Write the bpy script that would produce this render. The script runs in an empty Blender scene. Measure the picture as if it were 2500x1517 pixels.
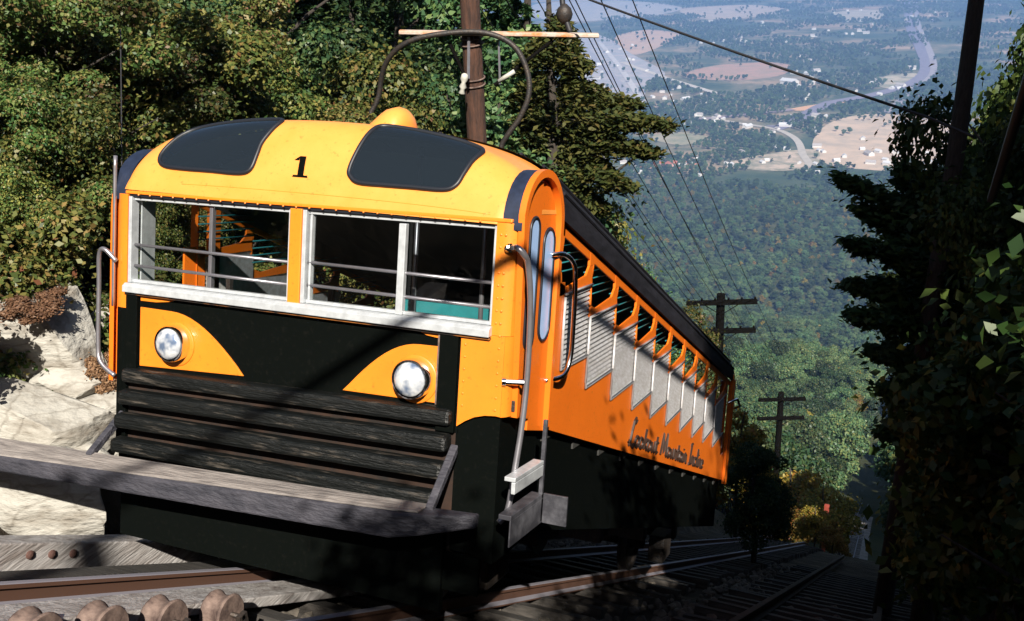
import bpy, math, random
import numpy as np
from mathutils import Vector, Matrix

random.seed(7)
sc = bpy.context.scene
COL = sc.collection
# ------------------------------------------------------------------ camera, sky, sun, exposure
cam_d = bpy.data.cameras.new('camera')
cam = bpy.data.objects.new('camera', cam_d); COL.objects.link(cam)
CAMLOC = Vector((3.7075, -4.7749, 2.6055))
RIGHT = Vector((0.9200, 0.3901, -0.0391)); DOWN = Vector((0.1052, -0.3396, -0.9347)); FWD = Vector((-0.3776, 0.8558, -0.3534))
FWD.normalize(); RIGHT = (RIGHT - FWD * RIGHT.dot(FWD)).normalized(); DOWN = FWD.cross(RIGHT).normalized()
cam.matrix_world = Matrix(((RIGHT.x, -DOWN.x, -FWD.x, CAMLOC.x), (RIGHT.y, -DOWN.y, -FWD.y, CAMLOC.y), (RIGHT.z, -DOWN.z, -FWD.z, CAMLOC.z), (0, 0, 0, 1)))
cam_d.sensor_width = 36; cam_d.lens = 36 * 2387.9 / 2500
cam_d.clip_start = 0.05; cam_d.clip_end = 20000
sc.camera = cam
SUN = Vector((0.357, -0.64, 0.679)).normalized()          # direction towards the sun
w = bpy.data.worlds.new('World'); sc.world = w; w.use_nodes = True
nt = w.node_tree; bg = nt.nodes['Background']
sky = nt.nodes.new('ShaderNodeTexSky'); sky.sky_type = 'NISHITA'; sky.sun_disc = False
sky.sun_elevation = math.asin(SUN.z); sky.sun_rotation = math.atan2(SUN.x, SUN.y)
nt.links.new(sky.outputs[0], bg.inputs[0]); bg.inputs[1].default_value = 0.05
sl = bpy.data.lights.new('sun', 'SUN'); sun = bpy.data.objects.new('sun', sl); COL.objects.link(sun)
sl.energy = 5.0; sl.angle = math.radians(0.5); sl.color = (1.0, 0.93, 0.82)
sun.rotation_euler = SUN.to_track_quat('Z', 'Y').to_euler(); sun.location = (0, 0, 30)
sc.view_settings.view_transform = 'Standard'; sc.view_settings.look = 'None'
sc.view_settings.exposure = 0.85; sc.view_settings.gamma = 1.0; sc.view_settings.use_curve_mapping = False
sc.render.engine = 'CYCLES'
sc.cycles.max_bounces = 5; sc.cycles.diffuse_bounces = 2; sc.cycles.glossy_bounces = 2; sc.cycles.transmission_bounces = 3
sc.cycles.transparent_max_bounces = 8; sc.cycles.volume_bounces = 0; sc.cycles.use_denoising = True
sc.cycles.caustics_reflective = False; sc.cycles.caustics_refractive = False

# ------------------------------------------------------------------ helpers
K = 2500 / 2464.0
def at(x, y, depth):
    """point of the place at a distance along the view, from a sighting in the 2464-wide photograph"""
    u = (x * K - 1250) / 2387.9; v = (y * K - 758.5) / 2387.9
    return CAMLOC + (FWD + RIGHT * u + DOWN * v) * depth

class MB:
    def __init__(s): s.v = []; s.f = []
    def add(s, vs, fs):
        n = len(s.v); s.v += [tuple(p) for p in vs]; s.f += [tuple(i + n for i in f) for f in fs]; return s
    def box(s, a, b):
        (x0, y0, z0), (x1, y1, z1) = a, b
        return s.add([(x0,y0,z0),(x1,y0,z0),(x1,y1,z0),(x0,y1,z0),(x0,y0,z1),(x1,y0,z1),(x1,y1,z1),(x0,y1,z1)],
                     [(0,3,2,1),(4,5,6,7),(0,1,5,4),(1,2,6,5),(2,3,7,6),(3,0,4,7)])
    def hexa(s, p):   # 8 points, bottom ring then top ring
        return s.add(p, [(0,3,2,1),(4,5,6,7),(0,1,5,4),(1,2,6,5),(2,3,7,6),(3,0,4,7)])
    def prism(s, poly, axis, a, b):
        """closed 2d outline pushed from a to b along an axis (0: outline is y,z; 1: x,z; 2: x,y)"""
        n = len(poly)
        def P(u, v, t): return [(t,u,v),(u,t,v),(u,v,t)][axis]
        vs = [P(u,v,a) for u,v in poly] + [P(u,v,b) for u,v in poly]
        fs = [tuple(range(n))[::-1], tuple(range(n, 2*n))] + [(i,(i+1)%n,n+(i+1)%n,n+i) for i in range(n)]
        return s.add(vs, fs)
    def tube(s, pts, r, n=8, closed=False):
        pts = [Vector(p) for p in pts]; m = len(pts)
        rs = r if isinstance(r, (list, tuple)) else [r] * m
        vs = []; up = None
        for i, p in enumerate(pts):
            if closed: t = pts[(i+1) % m] - pts[i-1]
            else: t = pts[min(i+1, m-1)] - pts[max(i-1, 0)]
            t.normalize()
            if up is None:
                up = Vector((0,0,1)) if abs(t.z) < .9 else Vector((0,1,0))
            x = t.cross(up)
            if x.length < 1e-6: x = t.orthogonal()
            x.normalize(); yv = x.cross(t).normalized(); up = yv
            for k in range(n):
                a = 2*math.pi*k/n; vs.append(p + (x*math.cos(a) + yv*math.sin(a)) * rs[i])
        fs = []
        for i in range(m if closed else m-1):
            j = (i+1) % m
            for k in range(n): fs.append((i*n+k, i*n+(k+1)%n, j*n+(k+1)%n, j*n+k))
        if not closed: fs += [tuple(range(n))[::-1], tuple((m-1)*n+k for k in range(n))]
        return s.add(vs, fs)
    def lathe(s, prof, c, axis, n=24):
        """profile of (radius, distance along axis) turned about an axis through c"""
        c = Vector(c); a = Vector(axis).normalized(); u = a.orthogonal().normalized(); v = a.cross(u)
        vs = []
        for r, h in prof:
            for k in range(n):
                t = 2*math.pi*k/n; vs.append(c + a*h + (u*math.cos(t) + v*math.sin(t))*r)
        fs = [(i*n+k, i*n+(k+1)%n, (i+1)*n+(k+1)%n, (i+1)*n+k) for i in range(len(prof)-1) for k in range(n)]
        fs += [tuple(range(n))[::-1], tuple((len(prof)-1)*n+k for k in range(n))]
        return s.add(vs, fs)
    def grid(s, fn, us, vs_):
        pts = [fn(u, v) for v in vs_ for u in us]; n = len(us)
        return s.add(pts, [(j*n+i, j*n+i+1, (j+1)*n+i+1, (j+1)*n+i) for j in range(len(vs_)-1) for i in range(n-1)])

def link(name, data, parent=None, mat=None):
    o = bpy.data.objects.new(name, data); COL.objects.link(o)
    if parent is not None: o.parent = parent
    if mat is not None and data is not None and not data.materials: data.materials.append(mat)
    return o

def obj(name, mb, mat, parent=None, smooth=False, bevel=0, loc=None, recalc=True, auto=None):
    me = bpy.data.meshes.new(name); me.from_pydata(mb.v, [], mb.f)
    if recalc:
        import bmesh
        bm = bmesh.new(); bm.from_mesh(me); bmesh.ops.recalc_face_normals(bm, faces=bm.faces); bm.to_mesh(me); bm.free()
    me.materials.append(mat)
    if smooth:
        for p in me.polygons: p.use_smooth = True
        if auto: me.set_sharp_from_angle(angle=math.radians(auto))
    me.update()
    o = bpy.data.objects.new(name, me); COL.objects.link(o)
    if parent is not None: o.parent = parent
    if loc is not None: o.location = loc
    if bevel:
        b = o.modifiers.new('bevel', 'BEVEL'); b.width = bevel; b.segments = 2; b.limit_method = 'ANGLE'; b.angle_limit = math.radians(35)
    return o

def tag(o, label=None, cat=None, group=None, kind=None):
    if label: o['label'] = label
    if cat: o['category'] = cat
    if group: o['group'] = group
    if kind: o['kind'] = kind
    return o

def empty(name, loc=(0,0,0), rot=(0,0,0), **k):
    o = bpy.data.objects.new(name, None); COL.objects.link(o); o.location = loc; o.rotation_euler = rot
    return tag(o, **k)

KIDS = {}
def children_of(o):
    return [c for c in bpy.data.objects if c.parent == o]
def copy_tree(o, kids=None, depth=0):
    c = o.copy(); COL.objects.link(c)
    for ch in (kids if kids is not None else children_of(o)):
        d = ch.copy(); COL.objects.link(d); d.parent = c
    return c

def mat(name, col, rough=.6, metal=0, var=.0, vscale=8, col2=None, bump=0, bscale=40, spec=.5, stretch=None, thresh=(.35,.65), coat=0):
    m = bpy.data.materials.new(name); m.use_nodes = True; t = m.node_tree; N = t.nodes; p = N['Principled BSDF']
    p.inputs['Base Color'].default_value = (*col, 1); p.inputs['Roughness'].default_value = rough; p.inputs['Metallic'].default_value = metal
    p.inputs['Specular IOR Level'].default_value = spec
    if coat: p.inputs['Coat Weight'].default_value = coat; p.inputs['Coat Roughness'].default_value = .15
    tc = N.new('ShaderNodeTexCoord'); mp = N.new('ShaderNodeMapping'); t.links.new(tc.outputs['Object'], mp.inputs[0])
    if stretch: mp.inputs['Scale'].default_value = stretch
    if col2 is not None or var:
        c2 = col2 if col2 is not None else tuple(c * (1 - var) for c in col)
        nz = N.new('ShaderNodeTexNoise'); nz.inputs['Scale'].default_value = vscale; nz.inputs['Detail'].default_value = 6; nz.inputs['Roughness'].default_value = .65
        t.links.new(mp.outputs[0], nz.inputs['Vector'])
        r = N.new('ShaderNodeValToRGB'); r.color_ramp.elements[0].position, r.color_ramp.elements[1].position = thresh
        r.color_ramp.elements[0].color = (*col, 1); r.color_ramp.elements[1].color = (*c2, 1)
        t.links.new(nz.outputs[0], r.inputs[0]); t.links.new(r.outputs[0], p.inputs['Base Color'])
    if bump:
        nb = N.new('ShaderNodeTexNoise'); nb.inputs['Scale'].default_value = bscale; nb.inputs['Detail'].default_value = 5
        t.links.new(mp.outputs[0], nb.inputs['Vector'])
        b = N.new('ShaderNodeBump'); b.inputs['Strength'].default_value = bump; b.inputs['Distance'].default_value = .03
        t.links.new(nb.outputs[0], b.inputs['Height']); t.links.new(b.outputs[0], p.inputs['Normal'])
    return m

def leaf_mat(name, cols, trans=.25, tint=.45):
    m = bpy.data.materials.new(name); m.use_nodes = True; t = m.node_tree; N = t.nodes; N.remove(N['Principled BSDF'])
    g = N.new('ShaderNodeNewGeometry'); r = N.new('ShaderNodeValToRGB'); e = r.color_ramp.elements
    n = len(cols); e[0].position = 0; e[0].color = (*cols[0][:3], 1); e[1].position = cols[-1][3] if len(cols[-1]) > 3 else 1; e[1].color = (*cols[-1][:3], 1)
    for i in range(1, n-1):
        q = e.new(cols[i][3] if len(cols[i]) > 3 else i/(n-1)); q.color = (*cols[i][:3], 1)
    t.links.new(g.outputs['Random Per Island'], r.inputs[0])
    oi = N.new('ShaderNodeObjectInfo'); hs = N.new('ShaderNodeHueSaturation')
    mr = N.new('ShaderNodeMapRange'); mr.inputs['To Min'].default_value = 1 - tint; mr.inputs['To Max'].default_value = 1 + tint
    t.links.new(oi.outputs['Random'], mr.inputs[0]); t.links.new(mr.outputs[0], hs.inputs['Value'])
    mh = N.new('ShaderNodeMath'); mh.operation = 'MULTIPLY_ADD'; mh.inputs[1].default_value = 7.31; mh.inputs[2].default_value = .13
    fr = N.new('ShaderNodeMath'); fr.operation = 'FRACT'; t.links.new(oi.outputs['Random'], mh.inputs[0]); t.links.new(mh.outputs[0], fr.inputs[0])
    mr2 = N.new('ShaderNodeMapRange'); mr2.inputs['To Min'].default_value = .47; mr2.inputs['To Max'].default_value = .525
    t.links.new(fr.outputs[0], mr2.inputs[0]); t.links.new(mr2.outputs[0], hs.inputs['Hue'])
    t.links.new(r.outputs[0], hs.inputs['Color'])
    d = N.new('ShaderNodeBsdfDiffuse'); tr = N.new('ShaderNodeBsdfTranslucent'); gl = N.new('ShaderNodeBsdfGlossy'); gl.inputs['Roughness'].default_value = .45
    mx = N.new('ShaderNodeMixShader'); mx.inputs[0].default_value = trans; m2 = N.new('ShaderNodeMixShader'); m2.inputs[0].default_value = .022
    for s in (d, tr): t.links.new(hs.outputs[0], s.inputs[0])
    t.links.new(d.outputs[0], mx.inputs[1]); t.links.new(tr.outputs[0], mx.inputs[2])
    t.links.new(mx.outputs[0], m2.inputs[1]); t.links.new(gl.outputs[0], m2.inputs[2])
    t.links.new(m2.outputs[0], N['Material Output'].inputs[0])
    return m

M = {}
M['orange'] = mat('orange_paint', (.85,.255,.020), .38, col2=(.76,.205,.016), vscale=2.2, bump=.03, bscale=9, coat=.3, thresh=(.3,.75))
M['orange_side'] = mat('orange_side_weak_sun', (.86,.185,.012), .42, col2=(.80,.165,.010), vscale=2, bump=.03, bscale=6, coat=.2)  # darker, redder orange: the weaker sun on the sides is put into the colour
def wear(m, col, amount=.5, scale=30, lo=.585, hi=.68):
    t = m.node_tree; N = t.nodes; p = N['Principled BSDF']; old = p.inputs['Base Color'].links[0].from_socket
    tc = N.new('ShaderNodeTexCoord'); nz = N.new('ShaderNodeTexNoise'); nz.inputs['Scale'].default_value = scale; nz.inputs['Detail'].default_value = 8; nz.inputs['Roughness'].default_value = .7
    t.links.new(tc.outputs['Object'], nz.inputs['Vector'])
    r = N.new('ShaderNodeMapRange'); r.inputs['From Min'].default_value = lo; r.inputs['From Max'].default_value = hi; r.inputs['To Max'].default_value = amount; t.links.new(nz.outputs[0], r.inputs[0])
    mx = N.new('ShaderNodeMix'); mx.data_type = 'RGBA'; t.links.new(r.outputs[0], mx.inputs[0]); t.links.new(old, mx.inputs[6]); mx.inputs[7].default_value = (*col,1); t.links.new(mx.outputs[2], p.inputs['Base Color'])
M['yellow'] = mat('highlit_orange_roof_paint', (.88,.335,.065), .5, col2=(.84,.29,.045), vscale=3, bump=.025, bscale=7, coat=.2)  # same orange, with its overexposed highlight put into a yellower colour
for k_, a_ in (('orange',.6),('orange_side',.5),('yellow',.45)): wear(M[k_], (.30,.10,.015), a_)
M['black'] = mat('black_paint', (.003,.004,.0035), .75, spec=.02, col2=(.008,.008,.007), vscale=30, thresh=(.55,.8))
M['black_wood'] = mat('worn_black_timber', (.004,.005,.0048), .42, spec=.45, col2=(.13,.11,.09), vscale=9, stretch=(.35,3,3), bump=.5, bscale=30, thresh=(.56,.80))
M['beam'] = mat('weathered_beam', (.060,.058,.072), .7, col2=(.020,.021,.030), vscale=7, stretch=(.6,2,2), bump=.6, bscale=24, thresh=(.35,.7))
M['alu'] = mat('aluminium', (.62,.65,.68), .4, .3, var=.25, vscale=14)
M['steel'] = mat('dull_steel_tube', (.34,.33,.36), .35, .7, var=.2, vscale=12)
M['chrome'] = mat('chrome', (.85,.86,.88), .12, 1)
M['iron'] = mat('dark_iron', (.03,.03,.032), .55, .4, col2=(.06,.045,.035), vscale=14, bump=.3)
M['rail'] = mat('rail_steel', (.34,.33,.36), .45, .5, col2=(.22,.19,.18), vscale=16, stretch=(2,.5,2), bump=.2)
M['rust'] = mat('rusty_web', (.20,.14,.115), .85, col2=(.05,.03,.026), vscale=9, bump=.12)
M['rubber'] = mat('black_rubber', (.012,.014,.02), .45)
M['tar'] = mat('tarred_roof', (.010,.010,.013), .75, spec=.15, col2=(.022,.021,.028), vscale=8, stretch=(6,.4,1), bump=.3, bscale=14)
M['navy'] = mat('dark_blue_hood', (.016,.025,.055), .5, var=.4, vscale=20)
M['tint'] = mat('dark_tinted_glass', (.006,.010,.018), .05, spec=.55, col2=(.030,.040,.055), vscale=2.2, bump=.02, bscale=3, thresh=(.3,.75))
M['door_glass'] = mat('sky_reflection_blue_glass', (.42,.62,.98), .25, var=.15, vscale=5)  # blue of the reflected sky put into the glass colour
M['teal'] = mat('teal_paint', (.02,.20,.22), .5, var=.2)
M['interior'] = mat('dark_interior', (.035,.035,.033), .7)
M['grille'] = mat('grey_louvre', (.52,.52,.54), .45, .2, col2=(.36,.34,.33), vscale=20)
M['lettering'] = mat('brown_black_lettering', (.03,.014,.008), .6)
M['pole'] = mat('creosoted_pole', (.095,.042,.025), .85, col2=(.03,.016,.012), vscale=6, stretch=(4,4,.5), bump=.7, bscale=20)
M['far_pole'] = mat('dark_pole', (.006,.0055,.005), .95, var=.4, spec=.05)
M['arm'] = mat('weathered_crossarm', (.50,.42,.36), .8, col2=(.55,.20,.05), vscale=3, thresh=(.45,.62), bump=.3)
M['beam_top'] = mat('worn_top_plank', (.30,.27,.25), .75, col2=(.13,.115,.11), vscale=8, stretch=(.3,3,3), bump=.5, bscale=26)
M['backing'] = mat('rust_brown_backing', (.035,.016,.009), .9, col2=(.008,.006,.005), vscale=5)
M['ledge'] = mat('worn_orange_ledge', (.35,.12,.02), .7, col2=(.015,.013,.012), vscale=6, stretch=(.6,3,3), thresh=(.38,.5))
M['step'] = mat('scuffed_step_plate', (.055,.055,.065), .5, .4, col2=(.16,.16,.18), vscale=7, thresh=(.45,.7))
M['wire'] = mat('dark_wire', (.02,.02,.024), .6)
M['ceramic'] = mat('white_insulator', (.55,.54,.48), .3, var=.3)
M['tie'] = mat('creosoted_sleeper', (.055,.048,.042), .9, col2=(.02,.018,.016), vscale=7, stretch=(.5,3,3), bump=.7, bscale=18)
M['plank'] = mat('bleached_plank', (.52,.50,.49), .8, col2=(.22,.19,.175), vscale=5, stretch=(3,.4,3), bump=.4, bscale=20)
M['bolt'] = mat('rust_stain', (.10,.05,.04), .8)
M['rock'] = mat('pale_sandstone', (.40,.385,.345), .9, col2=(.17,.145,.115), vscale=2.6, bump=1.0, bscale=9, thresh=(.45,.72), stretch=(1,1,2.5))
def crack(m):
    t = m.node_tree; N = t.nodes; p = N['Principled BSDF']; old = p.inputs['Base Color'].links[0].from_socket
    tc = N.new('ShaderNodeTexCoord'); nz = N.new('ShaderNodeTexNoise'); nz.inputs['Scale'].default_value = 2.5; nz.inputs['Detail'].default_value = 5
    mv = N.new('ShaderNodeMix'); mv.data_type = 'VECTOR'; mv.inputs[0].default_value = .35; t.links.new(tc.outputs['Object'], nz.inputs['Vector']); t.links.new(tc.outputs['Object'], mv.inputs[4]); t.links.new(nz.outputs['Color'], mv.inputs[5])
    vo = N.new('ShaderNodeTexVoronoi'); vo.feature = 'DISTANCE_TO_EDGE'; vo.inputs['Scale'].default_value = 2.6; t.links.new(mv.outputs[1], vo.inputs['Vector'])
    r = N.new('ShaderNodeValToRGB'); r.color_ramp.elements[0].position = .0; r.color_ramp.elements[0].color = (.22,.17,.12,1); r.color_ramp.elements[1].position = .035; r.color_ramp.elements[1].color = (1,1,1,1); t.links.new(vo.outputs['Distance'], r.inputs[0])
    mx = N.new('ShaderNodeMix'); mx.data_type = 'RGBA'; mx.blend_type = 'MULTIPLY'; mx.inputs[0].default_value = .38; t.links.new(old, mx.inputs[6]); t.links.new(r.outputs[0], mx.inputs[7]); t.links.new(mx.outputs[2], p.inputs['Base Color'])
crack(M['rock'])
M['ballast'] = mat('ballast', (.16,.14,.12), .95, col2=(.05,.045,.04), vscale=60, bump=.8)
M['bark'] = mat('bark', (.05,.04,.032), .95, col2=(.03,.024,.02), vscale=10, stretch=(4,4,.7), bump=1, bscale=14)
M['white'] = mat('white_wall', (.62,.60,.57), .7, var=.1)
M['pink'] = mat('pink_wall', (.62,.36,.32), .7, var=.1)
M['houseroof'] = mat('grey_roof', (.36,.33,.32), .8, var=.2)
M['redroof'] = mat('red_roof', (.45,.16,.11), .8, var=.2)
M['leaf_bank'] = leaf_mat('bank_leaves', [(.034,.064,.018,0), (.078,.118,.030,.3), (.15,.165,.042,.6), (.22,.20,.052,.86), (.26,.19,.06,.96), (.17,.08,.035,1)], trans=.3)
M['leaf_dark'] = leaf_mat('evergreen_leaves', [(.020,.055,.024,0), (.040,.090,.036,.4), (.070,.125,.042,.75), (.115,.15,.045,1)], trans=.2)
M['leaf_vine'] = leaf_mat('vine_leaves', [(.032,.074,.022,0), (.078,.125,.030,.4), (.165,.17,.05,.75), (.17,.12,.05,.93), (.12,.065,.035,1)], trans=.3)
M['leaf_dry'] = leaf_mat('dry_leaves', [(.18,.10,.05,0), (.30,.19,.10,.5), (.12,.07,.04,1)])
M['leaf_gold'] = leaf_mat('gold_leaves', [(.08,.09,.02,0), (.20,.17,.03,.4), (.30,.20,.03,.8), (.22,.08,.02,1)])
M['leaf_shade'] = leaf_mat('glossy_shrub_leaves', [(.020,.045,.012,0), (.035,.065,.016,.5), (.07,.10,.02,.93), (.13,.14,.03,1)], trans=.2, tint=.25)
M['leaf_pine'] = leaf_mat('pine_needles', [(.045,.075,.022,0), (.085,.11,.03,.5), (.15,.15,.04,.9), (.2,.16,.05,1)], trans=.2)
M['leaf_wood'] = leaf_mat('woodland_leaves', [(.034,.080,.040,0), (.062,.115,.048,.5), (.09,.13,.045,.85), (.14,.14,.045,1)], trans=.15, tint=.6)

def glass_pane():
    m = bpy.data.materials.new('clear_glass'); m.use_nodes = True; t = m.node_tree; N = t.nodes; N.remove(N['Principled BSDF'])
    a = N.new('ShaderNodeBsdfTransparent'); a.inputs[0].default_value = (.94,.96,.95,1); g = N.new('ShaderNodeBsdfGlossy'); g.inputs['Roughness'].default_value = .02
    mx = N.new('ShaderNodeMixShader'); mx.inputs[0].default_value = .06
    t.links.new(a.outputs[0], mx.inputs[1]); t.links.new(g.outputs[0], mx.inputs[2]); t.links.new(mx.outputs[0], N['Material Output'].inputs[0])
    return m
M['glass'] = glass_pane()
def roof_pane():
    m = bpy.data.materials.new('tinted_roof_glass'); m.use_nodes = True; t = m.node_tree; N = t.nodes; N.remove(N['Principled BSDF'])
    a = N.new('ShaderNodeBsdfTransparent'); a.inputs[0].default_value = (.42,.47,.50,1); g = N.new('ShaderNodeBsdfGlossy'); g.inputs['Roughness'].default_value = .03; g.inputs[0].default_value = (.8,.9,1,1)
    d = N.new('ShaderNodeBsdfDiffuse'); d.inputs[0].default_value = (.05,.07,.09,1); m2 = N.new('ShaderNodeMixShader'); m2.inputs[0].default_value = .22
    lw = N.new('ShaderNodeFresnel'); lw.inputs['IOR'].default_value = 1.55
    mx = N.new('ShaderNodeMixShader'); t.links.new(lw.outputs[0], mx.inputs[0])
    t.links.new(a.outputs[0], m2.inputs[1]); t.links.new(d.outputs[0], m2.inputs[2]); t.links.new(m2.outputs[0], mx.inputs[1]); t.links.new(g.outputs[0], mx.inputs[2]); t.links.new(mx.outputs[0], N['Material Output'].inputs[0])
    return m
M['roof_glass'] = roof_pane()

# ------------------------------------------------------------------ ground
KN = [(-60,.60),(30,.62),(60,.71),(95,.66),(140,.56),(300,.47),(600,.36),(1000,.235),(1750,.10)]
def zt(y):
    """height of the track bed along its run down the mountain, then the valley floor"""
    z = -1.64; y0 = 0.0
    if y < 0: return z - .62*y
    for a, s in KN[1:]:
        if y <= a: return z - s*(y - y0)
        z -= s*(a - y0); y0 = a
    return z
ZV = zt(1e5)
def sstep(a, b, x):
    t = min(1, max(0, (x-a)/(b-a))); return t*t*(3-2*t)
def wob(x, y):
    return (math.sin(x*1.7+y*.9)*.5 + math.sin(x*.6-y*1.3+2)*.7 + math.sin(x*3.1+y*2.3+1)*.25)
def ground(x, y):
    z = zt(y)
    far = sstep(18, 70, y); z -= .30
    if x < -1.9:
        rise = 1.75*sstep(-2.7, -3.9, x) + (.8*(-3.9 - x) if x < -3.9 else 0)
        rise = min(rise, 16)
        z += rise*(1 - .86*far)*(1 - sstep(200, 600, y)) + .12*wob(x, y)*sstep(-2.4,-3.4,x)
    if x > 4.9:
        z += min(.32*(x-4.9), 10)*(1-.5*far)*(1 - sstep(200, 600, y)) + .1*wob(x,y)*(1 - sstep(200, 600, y))
    far2 = sstep(150, 400, y)*(1 - sstep(1400, 1900, y))
    z += far2*(14*math.sin(x*.011+y*.006) + 9*math.sin(x*.023-y*.013+1))
    return z
ys = [-30 + .6*i for i in range(0, 130)]
while ys[-1] < 10200: ys.append(ys[-1] + max(.7, (ys[-1]-40)*.045))
xs = [-7 + .28*i for i in range(51)]
st = .35
while xs[-1] < 5200: st *= 1.13; xs.append(xs[-1]+st); xs.insert(0, xs[0]-st)
gmb = MB(); gmb.grid(lambda x, y: (x, y, ground(x, y)), xs, ys)
def ground_mat():
    m = bpy.data.materials.new('ground_soil'); m.use_nodes = True; t = m.node_tree; N = t.nodes; p = N['Principled BSDF']; p.inputs['Roughness'].default_value = .95; p.inputs['Specular IOR Level'].default_value = .1
    g = N.new('ShaderNodeNewGeometry'); sep = N.new('ShaderNodeSeparateXYZ'); t.links.new(g.outputs['Position'], sep.inputs[0])
    def noise(s, d=6, r=.6, vec=None):
        n = N.new('ShaderNodeTexNoise'); n.inputs['Scale'].default_value = s; n.inputs['Detail'].default_value = d; n.inputs['Roughness'].default_value = r
        t.links.new(vec if vec is not None else g.outputs['Position'], n.inputs['Vector']); return n
    def ramp(src, els):
        r = N.new('ShaderNodeValToRGB'); e = r.color_ramp.elements; e[0].position, e[0].color = els[0][0], (*els[0][1],1); e[1].position, e[1].color = els[-1][0], (*els[-1][1],1)
        for pz, c in els[1:-1]: q = e.new(pz); q.color = (*c,1)
        t.links.new(src, r.inputs[0]); return r
    near = ramp(noise(1.6).outputs[0], [(.3,(.022,.018,.014)), (.5,(.05,.04,.03)), (.7,(.12,.095,.07))])
    mid = ramp(noise(.06).outputs[0], [(.3,(.030,.042,.018)), (.6,(.055,.06,.025)), (.8,(.10,.09,.045))])
    vl = ramp(noise(.0032, 8, .68).outputs[0], [(.36,(.035,.060,.034)), (.47,(.07,.09,.05)), (.54,(.17,.15,.10)), (.61,(.32,.23,.16)), (.72,(.40,.31,.24))])
    def mixf(a, b, lo, hi):
        mr = N.new('ShaderNodeMapRange'); mr.inputs['From Min'].default_value = lo; mr.inputs['From Max'].default_value = hi; t.links.new(sep.outputs['Y'], mr.inputs[0])
        mx = N.new('ShaderNodeMix'); mx.data_type = 'RGBA'; t.links.new(mr.outputs[0], mx.inputs[0]); t.links.new(a, mx.inputs[6]); t.links.new(b, mx.inputs[7]); return mx.outputs[2]
    t.links.new(mixf(mixf(near.outputs[0], mid.outputs[0], 25, 60), vl.outputs[0], 1500, 1900), p.inputs['Base Color'])
    b = N.new('ShaderNodeBump'); b.inputs['Strength'].default_value = .8; b.inputs['Distance'].default_value = .12; t.links.new(noise(9).outputs[0], b.inputs['Height']); t.links.new(b.outputs[0], p.inputs['Normal'])
    return m
tag(obj('ground', gmb, ground_mat(), smooth=True, recalc=False), kind='structure')

# ------------------------------------------------------------------ foliage meshes
def leaf_mesh(name, centers, normals, size, material, rng, ratio=1.6, jit=.45):
    n = len(centers)
    s = size * (1 - jit + 2*jit*rng.random(n))
    a = rng.normal(size=(n,3)); u = a - normals*np.sum(a*normals, 1)[:,None]; u /= np.linalg.norm(u, axis=1)[:,None] + 1e-9
    v = np.cross(normals, u)
    L = u*s[:,None]*.5*ratio; B = v*s[:,None]*.5
    fold = normals*s[:,None]*.18
    P = np.empty((n,4,3)); P[:,0] = centers-L; P[:,1] = centers+B+fold; P[:,2] = centers+L; P[:,3] = centers-B+fold
    me = bpy.data.meshes.new(name); me.vertices.add(4*n); me.vertices.foreach_set('co', P.astype(np.float32).ravel())
    me.loops.add(4*n); me.loops.foreach_set('vertex_index', np.arange(4*n, dtype=np.int32))
    me.polygons.add(n); me.polygons.foreach_set('loop_start', np.arange(0, 4*n, 4, dtype=np.int32))
    me.update(calc_edges=True); me.materials.append(material)
    return me

def unit(a): return a/(np.linalg.norm(a, axis=1)[:,None] + 1e-9)

def crown_mesh(name, seed, R, H, zc, nl, n, size, material, kind='round', up=.35):
    """a crown of leaves set on uneven lobes; R half-width, H half-height, zc centre height"""
    rng = np.random.default_rng(seed)
    if kind == 'round':
        d = unit(rng.normal(size=(nl,3))); c = d*np.array([R*.80,R*.80,H*.82])*(rng.random((nl,1))**.45)
        r = R*(.15 + .24*rng.random(nl))
    elif kind == 'cone':
        h = rng.random(nl)**1.3; a = rng.random(nl)*6.28; rr = R*(1-h)*.8*rng.random(nl)**.4
        c = np.stack([np.cos(a)*rr, np.sin(a)*rr, (h*2-1)*H], 1); r = R*(.16+.26*rng.random(nl))*(1.15-h)
    elif kind == 'vine':
        c = np.stack([rng.normal(size=nl)*R*.5, rng.normal(size=nl)*R*.5, (rng.random(nl)*2-1)*H*.85], 1); r = R*(.14+.25*rng.random(nl))
    w_ = r**2; k = rng.choice(nl, n, p=w_/w_.sum())
    dd = unit(rng.normal(size=(n,3)) + np.array([0,0,.25]))
    rad = (.62 + .42*rng.random(n)) * np.where(rng.random(n) < .16, 1 + .75*rng.random(n), 1)
    fl = np.array([1,1,.75])
    p = c[k] + dd*fl*(r[k]*rad)[:,None] + np.array([0,0,zc])
    nr = unit(dd*.7 + rng.normal(size=(n,3))*.55 + np.array([0,0,up]))
    return leaf_mesh(name, p, nr, size, material, rng)

def frond_mesh(name, seed, R, H, n_br, leaves, size, material, z0=.3):
    """flat layered conifer boughs sweeping out from the stem"""
    rng = np.random.default_rng(seed); P = []; Nn = []
    for b in range(n_br):
        h = rng.random()**1.1; a = rng.random()*6.283; L = R*(1.05-h)*(.7+.45*rng.random())
        dr = np.array([math.cos(a), math.sin(a), 0]); side = np.array([-dr[1], dr[0], 0]); z = z0 + h*H
        for i in range(leaves):
            t = rng.random()**.7; wd_ = .22*L*(1-t*.8)*(rng.random()*2-1)
            P.append(dr*L*t + side*wd_ + np.array([0,0, z - .28*L*t*t + rng.normal()*.03])); Nn.append(np.array([rng.normal()*.5, rng.normal()*.5, 1]))
    return leaf_mesh(name, np.array(P), unit(np.array(Nn)), size, material, rng, ratio=2.4)

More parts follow.
